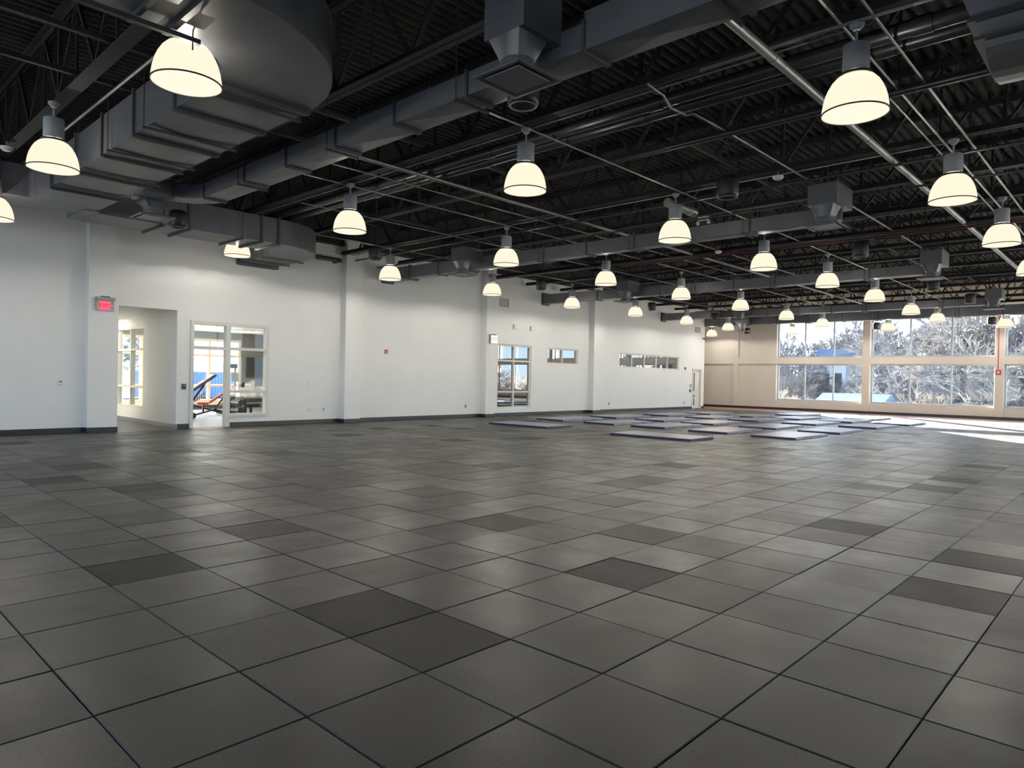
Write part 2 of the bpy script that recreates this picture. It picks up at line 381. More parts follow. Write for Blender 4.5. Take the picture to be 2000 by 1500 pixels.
for k, (ar, x0, y0, x1, y1) in enumerate(cells):
    dz = random.uniform(-.0012, .0012); tl = (random.uniform(-.0012, .0012), random.uniform(-.0012, .0012))
    if k < 300 and ar > 0:
        tb = MB(); tile_faces(tb, x0, y0, x1, y1, dz=dz, tilt=tl); tb.build('tile', m_tile3 if (round(-y0/T)-1, round(x0/T)) in DARK else m_tile, floor)
    else:
        nf = tile_faces(rest, x0, y0, x1, y1, dz=dz, tilt=tl); rest.att += [random.random()]*nf
r_ = rest.build('tile_field', m_tile2, floor); r_['kind'] = 'stuff'
b = MB(); b.box(32.35, YR, 0, XF+.02, 20, .012); b.build('border_strip', m_red, floor)['label'] = 'reddish rubber strip along the far wall'
b = MB(); b.box(32.3, YW, 0, 32.34, 20, .011); b.build('corner_floor', m_tile2, floor)

# corridor niche beside the glazed doorway and the gym room behind it
GY = 22.3
b = MB(); b.box(4.22, YW+.22, 0, 4.46, 21, 3.06)
struct('wall_niche_left', b, m_wall, 'side wall of the corridor opening')
NW = (15.45, 18.6, .40, 2.64)
struct('wall_niche_right', wall_grid(MB(), 'y', YW+.22, GY, 0, 3.06, 5.83, 5.98, [NW]), m_wall, 'corridor side wall with a tall interior window')
b = MB(); b.box(4.22, YW+.2, 2.92, 5.84, 21.0, 3.05); struct('ceiling_niche', b, m_wall, 'low white soffit over the corridor opening')
struct('wall_niche_back', wall_grid(MB(), 'x', 4.2, 5.85, 0, 3.06, 21, 21.2, [(4.6, 5.7, .1, 2.7)]), m_wall, 'end wall of the corridor with a tall window added for light')
wn += 1; window(f'window_{wn}', 'x', 21.1, 4.6, 5.7, .1, 2.7, [], [1.0], m_cream, m_glass, 'tall window added at the corridor end for daylight', .06, .1)  # added window, brings daylight into the corridor
wn += 1; window(f'window_{wn}', 'y', 5.90, *NW, [16.5, 17.55], [.98, 2.0], m_cream, m_glass, 'tall interior window in the corridor side wall', .07, .13)
m_gbase = mat('grey_base', (.16, .16, .165), .3)
b = MB(); b.box(5.815, YW+.0, .012, 5.835, 20.9, .12); struct('baseboard_niche', b, m_gbase, 'grey baseboard in the corridor opening')
b = MB(); b.box(4.2, YW, -.2, 5.9, 21.1, .010); struct('floor_niche', b, mat('corridor_rubber', (.085, .078, .07), .45, noise=(5, .15)), 'dark floor of the corridor')
b = MB(); b.box(5.98, YW+.0, -.2, 16.1, GY, .011); struct('floor_gym', b, m_concrete, 'pale grey floor of the fitness room behind the glass')
b = MB(); b.box(5.99, YW+.2, 2.97, 16.1, GY+.2, 3.05); struct('ceiling_gym', b, m_wall, 'white ceiling of the fitness room')
GWIN = (6.3, 11.75, .28, 2.69)
m_gymdark = mat('charcoal_wall_paint', (.15, .145, .14), .6)
struct('wall_gym_back', wall_grid(MB(), 'x', 5.9, 16.15, 0, 3.04, GY, GY+.25, [GWIN]), m_gymdark, 'charcoal wall of the fitness room with a window')
b = MB(); b.box(16.0, YW+.2, 0, 16.15, GY, 3.04); struct('wall_gym_side', b, m_gymdark, 'side wall of the fitness room')
wn += 1; window(f'window_{wn}', 'x', GY+.1, *GWIN, [6.9, 8.1, 9.3, 10.52], [.90, 2.05], mat('tan_frame', (.62, .52, .40), .5), m_glass, 'wide window at the back of the fitness room', .09, .2)
b = MB(); b.box(6.1, GY-.2, .16, 11.85, GY, .28); struct('trim_3', b, m_cream, 'cream sill wall under the fitness room window')
m_panel = mat('ceiling_light_panel', (.9, .9, .85), .5, emit=(1, .95, .82), estr=4)
for i, (x, y, lb) in enumerate(((8.95, 18.9, 'seen through the open doorway'), (10.9, 20.4, 'behind the sidelight'), (11.9, 18.6, 'on the right behind the sidelight'), (7.6, 15.2, 'nearest the corridor'))):
    o = thing('ceiling_panel_light', (x, y, 2.97), f'lit rectangular ceiling panel, {lb}', 'light', 'fitness room ceiling lights')
    b = MB(); b.box(x-.62, y-.32, 2.945, x+.62, y+.32, 2.97); b.build('frame', m_cream, o)
    b = MB(); b.box(x-.58, y-.28, 2.938, x+.58, y+.28, 2.946); b.build('diffuser', m_panel, o)
    l = bpy.data.lights.new('panel_lamp', 'AREA'); l.shape = 'RECTANGLE'; l.size = 1.1; l.size_y = .5; l.energy = 38; l.color = (1, .94, .82)
    lo = bpy.data.objects.new('panel_lamp', l); COL.objects.link(lo); lo.parent = o; lo.location = (0, 0, -.045)
o = thing('ceiling_panel_light', (5.2, 17.2, 2.92), 'light panel added in the corridor soffit to brighten the opening', 'light', 'fitness room ceiling lights')  # added panel and lamp that brighten the corridor walls
b = MB(); b.box(4.9, 16.9, 2.90, 5.5, 17.5, 2.92); b.build('frame', m_cream, o)
b = MB(); b.box(4.94, 16.94, 2.895, 5.46, 17.46, 2.901); b.build('diffuser', m_panel, o)
l = bpy.data.lights.new('panel_lamp', 'AREA'); l.shape = 'RECTANGLE'; l.size = .5; l.size_y = .5; l.energy = 26; l.color = (1, .92, .78)
lo = bpy.data.objects.new('panel_lamp', l); COL.objects.link(lo); lo.parent = o; lo.location = (0, 0, -.035)
# dark rooms behind the other interior windows
b = MB(); b.box(16.2, 18.5, 0, 32.5, 18.7, 3.4); b.box(16.2, YW+.2, 3.3, 32.5, 18.7, 3.4); b.box(16.2, YW+.2, -.1, 32.5, 18.6, .01)
struct('wall_office', b, mat('office_grey', (.42, .41, .39), .6), 'back wall of the dim rooms behind the left wall')

# glazed doorway: frame, open door, sidelight
x0, x1, zt = GDOOR[0], GDOOR[1], GDOOR[3]
o = thing('door_1', ((x0+x1)/2, YW, 0), 'cream framed glass doorway with an open left side and a glazed sidelight', None, None, 'structure')
xm0, xm1 = 7.04, 7.16
f = MB(); d0, d1 = YW-.04, YW+.12
f.box(x0, d0, .012, x0+.08, d1, zt); f.box(x1-.08, d0, .27, x1, d1, zt); f.box(x0+.08, d0, zt-.08, x1-.08, d1, zt)
f.box(xm0, d0, .012, xm1, d1, zt-.08); f.box(x0+.08, d0, 1.99, xm0, d1, 2.07); f.box(xm1, d0, 2.0, x1-.08, d1, 2.07)
f.box(xm1, d0, .89, x1-.08, d1, .96); f.box(xm1, d0, .27, x1-.08, d1, .35)
f.build('frame', m_cream, o)
for (a, b_, c, d) in ((x0+.08, xm0, 2.07, zt-.08), (xm1, x1-.08, 2.07, zt-.08), (xm1, x1-.08, .96, 2.0), (xm1, x1-.08, .35, .89)):
    g = MB(); g.box(a, YW+.03, c, b_, YW+.038, d); g.build('pane', m_glass, o)
b = MB(); b.box(xm1-.02, YW, 0, x1, YW+.22, .27); b.build('sill_wall', m_wall, o)
b = MB(); b.box(xm1, YW-.012, .012, x1, YW+.0, .125); b.build('baseboard', m_base, o)
b = MB(); b.box(x0+.08, YW-.02, .0, xm0, YW+.2, .018); b.build('threshold', m_red, o)
# door leaf swung into the room beyond
leaf = MB(); leaf.box(x0+.08, YW+.14, .03, x0+.12, YW+.22, 1.97); leaf.box(x0+.08, YW+.97, .03, x0+.12, YW+1.05, 1.97); leaf.box(x0+.08, YW+.22, .03, x0+.12, YW+.97, .13); leaf.box(x0+.08, YW+.22, 1.87, x0+.12, YW+.97, 1.97)
lf = leaf.build('door_leaf', m_cream, o)
g = MB(); g.box(x0+.095, YW+.22, .13, x0+.105, YW+.97, 1.87); g.build('pane', m_glass, lf)
# notice on the sidelight
o = thing('paper_notice', (7.32, YW+.02, 1.2), 'white paper notice taped on the sidelight of the glass doorway', 'notice')
b = MB(); b.box(7.22, YW+.018, 1.18, 7.42, YW+.024, 1.42); b.build('sheet', mat('paper', (.62, .6, .58), .7), o)
b = MB()
for k in range(5): b.box(7.25+.02*(k % 2), YW+.0165, 1.37-.035*k, 7.39-.015*(k % 3), YW+.0178, 1.38-.035*k)
b.build('print_lines', m_grey, o)

# far door
x0, x1, zt = FDOOR[0], FDOOR[1], FDOOR[3]
o = thing('door_2', ((x0+x1)/2, YW, 0), 'cream door with narrow glass lites at the far end of the left wall', None, None, 'structure')
f = MB(); f.box(x0-.04, YW-.03, .012, x0+.05, YW+.16, zt+.04); f.box(x1-.05, YW-.03, .012, x1+.04, YW+.16, zt+.04); f.box(x0+.05, YW-.03, zt-.05, x1-.05, YW+.16, zt+.04)
f.build('frame', m_cream, o)
d = MB(); d.box(x0+.05, YW+.06, .02, x0+.12, YW+.11, zt-.05); d.box(x0+.36, YW+.06, .02, x1-.05, YW+.11, zt-.05)
for (z0, z1) in ((.02, .18), (.52, .58), (.72, .90), (1.86, zt-.05)): d.box(x0+.12, YW+.06, z0, x0+.36, YW+.11, z1)
lf = d.build('door_leaf', m_cream, o)
for (z0, z1) in ((.18, .52), (.58, .72), (.90, 1.86)):
    g = MB(); g.box(x0+.12, YW+.08, z0, x0+.36, YW+.09, z1); g.build('pane', m_glass_r, o)
b = MB(); b.tube([(x1-.12, YW+.055, 1.0), (x1-.12, YW+.01, 1.0), (x1-.22, YW+.01, 1.0)], .011, 8); b.build('door_handle', m_cond, o)

# ------------------------------------------------------------------ roof trusses (black open-web steel, along Y)
JX = [1.62, 3.87, 6.12, 8.25, 10.36, 12.4, 14.44, 16.4, 18.38, 20.4, 22.5, 24.8, 27.15, 29.25, 31.35, 33.4]
ZB0, ZB1, ZC = 4.90, 5.00, 5.93
Y0, Y1 = YR+.02, YW-.17
def truss():
    o = thing('roof_truss', (JX[0], 0, ZB0), '', None, None, 'structure'); x = JX[0]
    b = MB(); b.box(x-.085, Y0, ZB0, x-.012, Y1, ZB0+.012); b.box(x-.024, Y0, ZB0+.012, x-.012, Y1, ZB1); b.box(x+.012, Y0, ZB0, x+.085, Y1, ZB0+.012); b.box(x+.012, Y0, ZB0+.012, x+.024, Y1, ZB1)
    b.box(x-.012, Y0, ZB0+.003, x+.012, Y1, ZB0+.02)
    b.build('bottom_chord', m_steel, o)
    b = MB(); b.box(x-.09, Y0, ZC+.08, x+.09, Y1, ZC+.098); b.box(x-.024, Y0, ZC, x-.012, Y1, ZC+.08); b.box(x+.012, Y0, ZC, x+.024, Y1, ZC+.08)
    b.build('top_chord', m_steel, o)
    P = 1.5; n = int((Y1-Y0)/P)
    ms = {}
    def web(kind, p, q, s):
        if kind not in ms:
            b = MB(); b.bar((0, 0, 0), q-p, s, s, (1, 0, 0)); me = bpy.data.meshes.new('web_member'); me.from_pydata(b.v, [], b.f); me.materials.append(m_steel); ms[kind] = me
        c = bpy.data.objects.new('web_member', ms[kind]); COL.objects.link(c); c.parent = o; c.location = p-o.location
    for k in range(n):
        ya = Y0+.4+k*P
        if ya+P > Y1: break
        web('a', Vector((x, ya, ZB0+.05)), Vector((x, ya+P/2, ZC+.04)), .042)
        web('b', Vector((x, ya+P, ZB0+.05)), Vector((x, ya+P/2, ZC+.04)), .042)
        web('v', Vector((x, ya+P/2, ZB0+.05)), Vector((x, ya+P/2, ZC+.04)), .03)
        if k % 2 == 0: web('w', Vector((x, ya, ZB0+.05)), Vector((x, ya, ZC+.04)), .05)
    return o
tr = truss()
for i, x in enumerate(JX):
    c = tr if i == 0 else copy_tree(tr)
    c.location.x = x; c['label'] = f'black open-web steel roof truss, {ORD[i]} from the camera'
for i, (y, xa, xb) in enumerate(((4.1, -3.1, 8.25), (5.35, -3.1, 8.25), (-6.2, 3.9, 33.4), (8.6, 6.1, 33.4), (0.9, 8.2, 33.4))):
    b = MB(); b.box(xa, y-.03, 5.005, xb, y+.03, 5.012); b.box(xa, y-.03, 5.012, xb, y-.024, 5.06)
    struct('bridging_angle', b, m_steel, f'thin black bridging angle tying the trusses together, number {ORD[i]}'.replace('number ', '') + ' of five')

# ------------------------------------------------------------------ ducts
ZD = 4.33
def duct_box(mb, p0, p1):
    """straight box section with cross-broken bottom; p0, p1 corner tuples"""
    x0, y0, z0 = p0; x1, y1, z1 = p1
    cx, cy = (x0+x1)/2, (y0+y1)/2
    A = [(x0, y0), (x1, y0), (x1, y1), (x0, y1)]
    for i in range(4):
        j = (i+1) % 4; mb.face([(*A[i], z0), (*A[j], z0), (*A[j], z1), (*A[i], z1)])
        mb.face([(*A[j], z0), (*A[i], z0), (cx, cy, z0-.014)])
    mb.face([(*p, z1) for p in A])
def flange(mb, axis, t, a0, a1, z0, z1, wd=.035, pr=.022):
    for (A0, A1, Z0, Z1) in ((a0-pr, a0, z0-pr, z1+pr), (a1, a1+pr, z0-pr, z1+pr), (a0, a1, z0-pr-.012, z0-.001), (a0, a1, z1, z1+pr)):
        if axis == 'y': mb.box(A0, t-wd/2, Z0, A1, t+wd/2, Z1)
        else: mb.box(t-wd/2, A0, Z0, t+wd/2, A1, Z1)
def elbow(mb, cx, cy, r0, r1, a0, a1, z0, z1, n=14):
    rings = []
    for k in range(n+1):
        a = a0+(a1-a0)*k/n; c, s = math.cos(a), math.sin(a)
        rings.append([(cx+r0*c, cy+r0*s, z0), (cx+r1*c, cy+r1*s, z0), (cx+r1*c, cy+r1*s, z1), (cx+r0*c, cy+r0*s, z1)])
    mb.loft(rings)
def hanger(o, x0, x1, y, zb, axis='x'):
    b = MB()
    if axis == 'x':
        b.box(x0-.06, y-.02, zb-.04, x1+.06, y+.02, zb-.015)
        for x in (x0-.045, x1+.045): b.tube([(x, y, zb-.06), (x, y, 5.02)], .006, 6)
    else:
        b.box(y-.02, x0-.06, zb-.04, y+.02, x1+.06, zb-.015)
        for x in (x0-.045, x1+.045): b.tube([(y, x, zb-.06), (y, x, 5.02)], .006, 6)
    b.build('hanger', m_hanger, o)
def straight_duct(o, x0, x1, ycuts, zts, hang=True):
    for i in range(len(ycuts)-1):
        b = MB(); duct_box(b, (x0, ycuts[i]+.001, ZD), (x1, ycuts[i+1]-.001, zts[i])); b.build('duct_section', m_duct, o)
        b = MB(); flange(b, 'y', ycuts[i], x0, x1, ZD, max(zts[i], zts[i-1] if i else 0)); b.build('flange', m_flange, o)
        if hang and i % 2 == 1: hanger(o, x0, x1, ycuts[i]+.12, ZD)
def register(o, cx, cy, zp, xend, zbox=(4.45, 4.80), tall=0):
    """plenum box on the -X side of a duct, square-to-round neck and square plaque diffuser below"""
    zb0, zb1 = zbox
    b = MB(); b.box(cx-.19, cy-.24, zb0, xend, cy+.24, zb1+tall); b.build('plenum_box', m_duct, o)
    b = MB(); n = 24; rg0, rg1 = [], []
    for i in range(n):
        a = 2*PI*i/n+PI/4; c, s = math.cos(a), math.sin(a); k = 1/max(abs(c), abs(s))
        rg0.append((cx+.155*c, cy+.155*s, zp+.16)); rg1.append((cx+.185*c*k, cy+.185*s*k, zb0))
    b.loft([rg0, rg1], cap=False); b.build('neck_transition', m_duct, o, sharp=30, smooth=True)
    b = MB(); b.lathe([(.155, 0), (.155, .045), (.162, .05), (.162, .062), (.155, .067), (.155, .105), (.162, .11), (.162, .122), (.155, .127), (.155, .162)], (cx, cy, zp), 28); b.build('neck', m_duct, o, smooth=True, sharp=40)
    b = MB(); s = .29
    def sq(q, z): return [(cx-q, cy-q, z), (cx+q, cy-q, z), (cx+q, cy+q, z), (cx-q, cy+q, z)]
    b.loft([sq(.15, zp+.03), sq(s-.02, zp+.028), sq(s, zp+.012), sq(s, zp-.004), sq(s-.03, zp-.006), sq(s-.06, zp+.02), sq(.15, zp+.024)], cap=False); b.build('diffuser_frame', m_duct, o)
    b = MB(); b.loft([sq(.205, zp+.012), sq(.21, zp+.005), sq(.205, zp-.004)]); b.build('diffuser_plaque', m_duct, o)
def cuts(a, b_, step):
    n = max(1, round((b_-a)/step)); return [a+(b_-a)*i/n for i in range(n+1)]
# duct A (nearest)
xa0, xa1 = 3.96, 4.33
o = thing('air_duct', (xa0, 3, ZD), 'long grey rectangular duct nearest the camera, crossing the whole ceiling', 'duct')
c1 = cuts(-8.9, -.6, 1.35); straight_duct(o, xa0, xa1, c1, [4.67]*8)
c2 = [-.6, .91, 2.13, 3.36, 4.6, 5.85, 7.3]; straight_duct(o, xa0, xa1, c2, [4.57]*8)
b = MB(); elbow(b, 3.6, 7.3, .36, .73, 0, PI/2, ZD, 4.57); b.build('duct_elbow', m_duct, o)
b = MB(); duct_box(b, (3.08, 7.66, ZD), (3.6, 8.03, 4.57)); b.build('duct_section', m_duct, o)
b = MB(); flange(b, 'y', 7.3, xa0, xa1, ZD, 4.57); b.build('flange', m_flange, o)
b = MB(); flange(b, 'x', 3.6, 7.66, 8.03, ZD, 4.57); b.build('flange', m_flange, o)
register(o, 3.64, -.10, 4.10, xa0, tall=.35)
# ducts B, C, D: from the left wall, each ending in an elbow into its plenum box
for nm, (x0, yw, hz) in enumerate(((11.93, YW-.005, (4.71, 4.66, 4.62, 4.60, 4.58)), (19.50, YW-.005, (4.70, 4.66, 4.64, 4.62, 4.60)), (28.30, YW-.005, (4.66, 4.64, 4.62, 4.60, 4.60)))):
    x1 = x0+.36
    o = thing('air_duct', (x0, 6, ZD), f'grey rectangular duct coming out of the left wall, {("nearest", "second", "farthest")[nm]} of the three', 'duct', 'branch ducts from the left wall')
    ys = cuts(.16, yw, 1.35); n = len(ys)-1
    zs = [4.58+(hz[0]-4.58)*(i/n)**1.5 for i in range(n)]
    straight_duct(o, x0, x1, ys, zs)
    b = MB(); flange(b, 'y', yw-.02, x0, x1, ZD, hz[0], .04, .05); b.build('wall_collar', m_flange, o)
    b = MB(); elbow(b, x0-.02, .16, .02, .38, -PI/2, 0, ZD, 4.58); b.build('duct_elbow', m_duct, o)
    register(o, x0-.62, -.16, 4.10, x0-.02)
    register(o, x0-.50, 9.05, 4.10, x0)
# duct E in front of the far windows
x0, x1 = 32.65, 33.1
o = thing('air_duct', (x0, 3, ZD), 'long grey duct hung in front of the far windows', 'duct')
straight_duct(o, x0, x1, cuts(-8.9, 15.5, 1.5), [4.72]*40)
register(o, 32.28, 11.0, 3.98, x0, (4.36, 4.66))
# the big main duct: straight run, elbow near the camera, elbow and branch by the wall
zt = 4.86
o = thing('main_air_duct', (2.6, 5, ZD), 'wide main supply duct with a round elbow near the camera at upper left', 'duct')
xm0, xm1 = 2.10, 3.12
ys = [2.6, 3.62, 4.9, 6.1, 7.3, 8.6, 9.6]
for i in range(len(ys)-1):
    b = MB(); duct_box(b, (xm0, ys[i]+.001, ZD), (xm1, ys[i+1]-.001, zt)); b.build('duct_section', m_duct, o)
    b = MB(); flange(b, 'y', ys[i], xm0, xm1, ZD, zt, .045, .03); b.build('flange', m_flange, o)
for y in (2.85, 4.45, 5.75, 7.05, 8.35): hanger(o, xm0, xm1, y, ZD)
b = MB(); elbow(b, 1.38, 2.6, .72, 1.74, -PI/2, 0, ZD, zt, 24); b.build('duct_elbow', m_duct, o)
b = MB(); duct_box(b, (-1.0, .86, ZD), (1.37, 1.88, zt)); b.build('duct_section', m_duct, o)
b = MB(); duct_box(b, (XB+.03, .86, ZD), (-1.01, 1.88, zt)); b.build('duct_section', m_duct, o)
b = MB(); flange(b, 'x', 1.36, .86, 1.88, ZD, zt, .05, .03); b.build('flange', m_flange, o)
b = MB(); flange(b, 'x', 1.08, .86, 1.88, ZD, zt, .04, .03); b.build('flange', m_flange, o)
b = MB(); elbow(b, 2.0, 9.6, .10, 1.12, 0, PI/2, ZD, zt, 16); b.build('duct_elbow', m_duct, o)
b = MB(); duct_box(b, (XB+.03, 9.70, ZD), (2.0, 10.72, zt)); b.build('duct_section', m_duct, o)
b = MB(); flange(b, 'x', 1.6, 9.70, 10.72, ZD, zt, .045, .03); b.build('flange', m_flange, o)
# branch to the right and back into the wall
xs = [3.16, 4.8, 6.35, 6.75]
for i in range(3):
    b = MB(); duct_box(b, (xs[i]+.001, 10.02, ZD-.02), (xs[i+1]-.001, 11.05, zt)); b.build('duct_section', m_duct, o)
    b = MB(); flange(b, 'x', xs[i+1], 10.02, 11.05, ZD-.02, zt, .05, .03); b.build('flange', m_flange, o)
b = MB(); b.box(2.9, 9.9, ZD-.01, 3.17, 11.0, zt-.01); b.build('branch_collar', m_duct, o)
b = MB(); elbow(b, 6.75, 11.65, .60, 1.63, -PI/2, 0, ZD-.02, zt, 18); b.build('duct_elbow', m_duct, o)
b = MB(); duct_box(b, (7.35, 11.66, ZD-.02), (8.38, YW-.01, zt)); b.build('duct_section', m_duct, o)
b = MB(); flange(b, 'y', YW-.03, 7.35, 8.38, ZD-.02, zt, .05, .07); b.build('wall_collar', m_flange, o)
for y in (11.9, 12.6): hanger(o, 7.35, 8.38, y, ZD-.02)
for x in (4.3, 5.9): hanger(o, 10.02, 11.05, x, ZD-.02, 'y')
register(o, 3.60, 8.55, 4.10, 3.62, (4.36, 4.62))
b = MB(); b.box(3.12, 8.38, 4.40, 3.42, 8.72, 4.60); b.build('register_collar', m_duct, o)
# trapeze strut under the elbow
o = thing('trapeze_strut', (.7, 1.74, 4.25), 'dark slotted strut hung below the main duct elbow beside the nearest lamp', 'strut')
b = MB(); b.box(-.6, 1.70, 4.235, 1.58, 1.745, 4.275); b.build('channel', m_hanger, o)
for x in (-.5, 1.52):
    b = MB(); b.tube([(x, 1.722, 4.17), (x, 1.722, 4.33)], .006, 6); b.build('rod', m_hanger, o)
# duct hood at the upper right
o = thing('duct_hood', (6.9, -3.6, 4.35), 'grey flared duct hood cut off at the upper right', 'duct')
def rect(x0, y0, x1, y1, z): return [(x0, y0, z), (x1, y0, z), (x1, y1, z), (x0, y1, z)]
b = MB(); b.loft([rect(6.45, -4.6, 7.6, -3.06, 4.74), rect(6.15, -4.9, 7.9, -2.86, 5.3)]); b.build('hood_skirt', m_duct, o)
b = MB(); b.box(6.42, -4.63, 4.70, 7.63, -3.03, 4.74); b.build('flange', m_flange, o)
b = MB(); b.loft([rect(6.5, -4.5, 7.55, -3.13, 4.56), rect(6.47, -4.55, 7.58, -3.09, 4.70)]); b.build('hood_neck', m_duct, o)
b = MB(); b.box(6.44, -4.6, 4.53, 7.6, -3.08, 4.56); b.build('flange', m_flange, o)
b = MB(); n = 10; rings = []
for k in range(n+1):
    a = PI*k/n; rings.append([(6.5+1.0*(1-math.cos(a))/2, -4.5, 4.53-.20*math.sin(a)-.001), (6.5+1.0*(1-math.cos(a))/2, -3.16, 4.53-.17*math.sin(a)-.001)])
for k in range(n): b.face([rings[k][0], rings[k][1], rings[k+1][1], rings[k+1][0]])
b.face([r[1] for r in rings]); b.face([r[0] for r in rings][::-1]); b.build('rounded_underside', m_duct, o)

# ------------------------------------------------------------------ pipes and conduits
def pipe(name, pts, r, m, label, cat, n=14, coup=None, coupm=None):
    mid = pts[len(pts)//2]
    o = thing(name, mid, label, cat)
    b = MB(); b.tube(pts, r, n); b.build('tube', m, o, smooth=True, sharp=50)
    if coup:
        for p in coup:
            d = (Vector(pts[1])-Vector(pts[0])).normalized()
            b = MB(); b.tube([Vector(p)-d*r*1.1, Vector(p)+d*r*1.1], r*1.12, n); b.build('coupling', coupm or m, o, smooth=True, sharp=50)
    return o
pipe('water_pipe', [(6.78, YR+.05, 4.97), (6.78, 12.3, 4.97)], .085, m_pipe, 'thick black pipe along the second lamp row, nearer of the pair', 'pipe', 18, [(6.78, y, 4.97) for y in (-6, -2.6, .4, 3.4, 6.4, 9.4)])
pipe('water_pipe', [(7.09, YR+.05, 4.97), (7.09, 12.3, 4.97)], .082, m_pipe, 'thick black pipe along the second lamp row, farther of the pair', 'pipe', 18, [(7.09, y, 4.97) for y in (-6, -2.2, .8, 3.8, 6.8, 9.8)])
b = pipe('valve_pipe', [(10.2, YW+.02, 4.70), (10.2, 12.9, 4.70), (8.7, 12.9, 4.70)], .06, m_pipe, 'short dark pipe with valves beside the main duct outlet on the left wall', 'pipe', 12, [(9.0, 12.9, 4.7), (9.5, 12.9, 4.7), (10.1, 12.9, 4.7)])
pipe('sprinkler_pipe', [(16.25, YR+.05, 4.80), (16.25, 7.4, 4.80)], .038, m_redpipe, 'maroon sprinkler pipe crossing the ceiling above the fourth lamp row', 'pipe', 12, [(16.25, y, 4.8) for y in (-3, 0, 3, 6)])
pipe('sprinkler_pipe', [(16.02, YR+.05, 4.83), (16.02, 12.5, 4.83)], .045, m_pipe, 'black sprinkler pipe beside the maroon one', 'pipe', 12)
pipe('flue_pipe', [(10.62, 2.5, 4.80), (11.66, 2.5, 4.80)], .085, mat('bright_flue_metal', (.5, .48, .42), .35, metal=.7), 'short bright round flue pipe behind a lamp in the third row', 'pipe', 18, [(11.55, 2.5, 4.8)])
pipe('large_conduit', [(4.9, -1.33, 4.845), (XF-.1, -1.33, 4.845)], .05, m_cond, 'thick pale conduit running from the near duct to the far wall at right', 'conduit', 12, [(x, -1.33, 4.845) for x in (6.3, 9.5, 12.6, 15.7, 18.8, 22)])
pipe('large_conduit', [(4.4, 4.9, 4.855), (32.5, 4.9, 4.855)], .034, m_cond, 'medium pale conduit running lengthwise between two lamp rows', 'conduit', 10, [(x, 4.9, 4.855) for x in (7, 10, 13, 16, 19, 22, 25)])
pipe('cross_pipe', [(12.05, YR+.05, 4.70), (12.05-.4, YW-.1, 4.70)], .02, m_pipe, 'thin black pipe below the trusses beside the second branch duct', 'pipe', 8)
pipe('cross_pipe', [(10.75, YR+.05, 4.78), (10.75, YW-.1, 4.78)], .024, m_pipe, 'thin black pipe just beyond the third lamp row', 'pipe', 8)
pipe('cross_pipe', [(8.0, YR+.05, 4.83), (8.0, 1.0, 4.83)], .04, m_pipe, 'black pipe crossing behind the big lamp at upper right', 'pipe', 10)
pipe('cross_pipe', [(1.95, -2, 4.90), (1.95, 11.5, 4.90)], .02, m_cond, 'thin pale conduit above the left lamps beside the main duct', 'conduit', 8)
rows = [(2.05, 4.4, 32.9, .016, 'second lamp row from the right'), (6.45, 4.4, 32.5, .014, 'third lamp row from the right'), (10.85, 7.0, 32.5, .014, 'lamp row nearest the left wall'),
        (-2.08, 4.4, 32.9, .016, 'right-hand lamp row, middle of three'), (-2.36, 4.4, 32.9, .016, 'right-hand lamp row, outermost of three'), (-1.94, 8.2, 32.9, .013, 'right-hand lamp row, innermost of three'),
        (4.13, 13.6, 32.5, .013, 'middle of the hall behind the third branch'), (5.55, 4.4, 20.0, .013, 'left of the medium pale conduit'), (8.3, 6.3, 28, .012, 'space between the two left lamp rows')]
for (y, xa, xb, r, wh) in rows:
    pipe('conduit', [(xa, y, 4.86), (xb, y, 4.86)], r, m_cond, f'slim steel conduit along the {wh}', 'conduit', 8, [(xa+2.1+3.05*k, y, 4.86) for k in range(int((xb-xa-2.2)/3.05))])
pipe('conduit', [(6.0, .05, 4.87), (6.37, .05, 4.85), (6.74, .17, 4.845), (7.09, .14, 4.845), (7.12, .05, 4.85), (8.2, .03, 4.855), (12.0, .02, 4.855), (18.6, .02, 4.855)], .016, m_cond, 'conduit that dips under the pair of black pipes near the ceiling middle', 'conduit', 8)
pipe('conduit', [(6.05, -2.9, 4.84), (6.05, -2.0, 4.86), (6.05, -.6, 4.86)], .022, m_cond, 'short pale bent conduit beside the big lamp at upper right', 'conduit', 8)
for x in (6.22, 10.46, 14.54): pipe('conduit', [(x, -2.3, 4.875), (x, YW-.5, 4.875)], .012, m_cond, f'thin conduit strapped under the {ORD[JX.index(min(JX, key=lambda q: abs(q-x)))]} truss', 'conduit', 6)

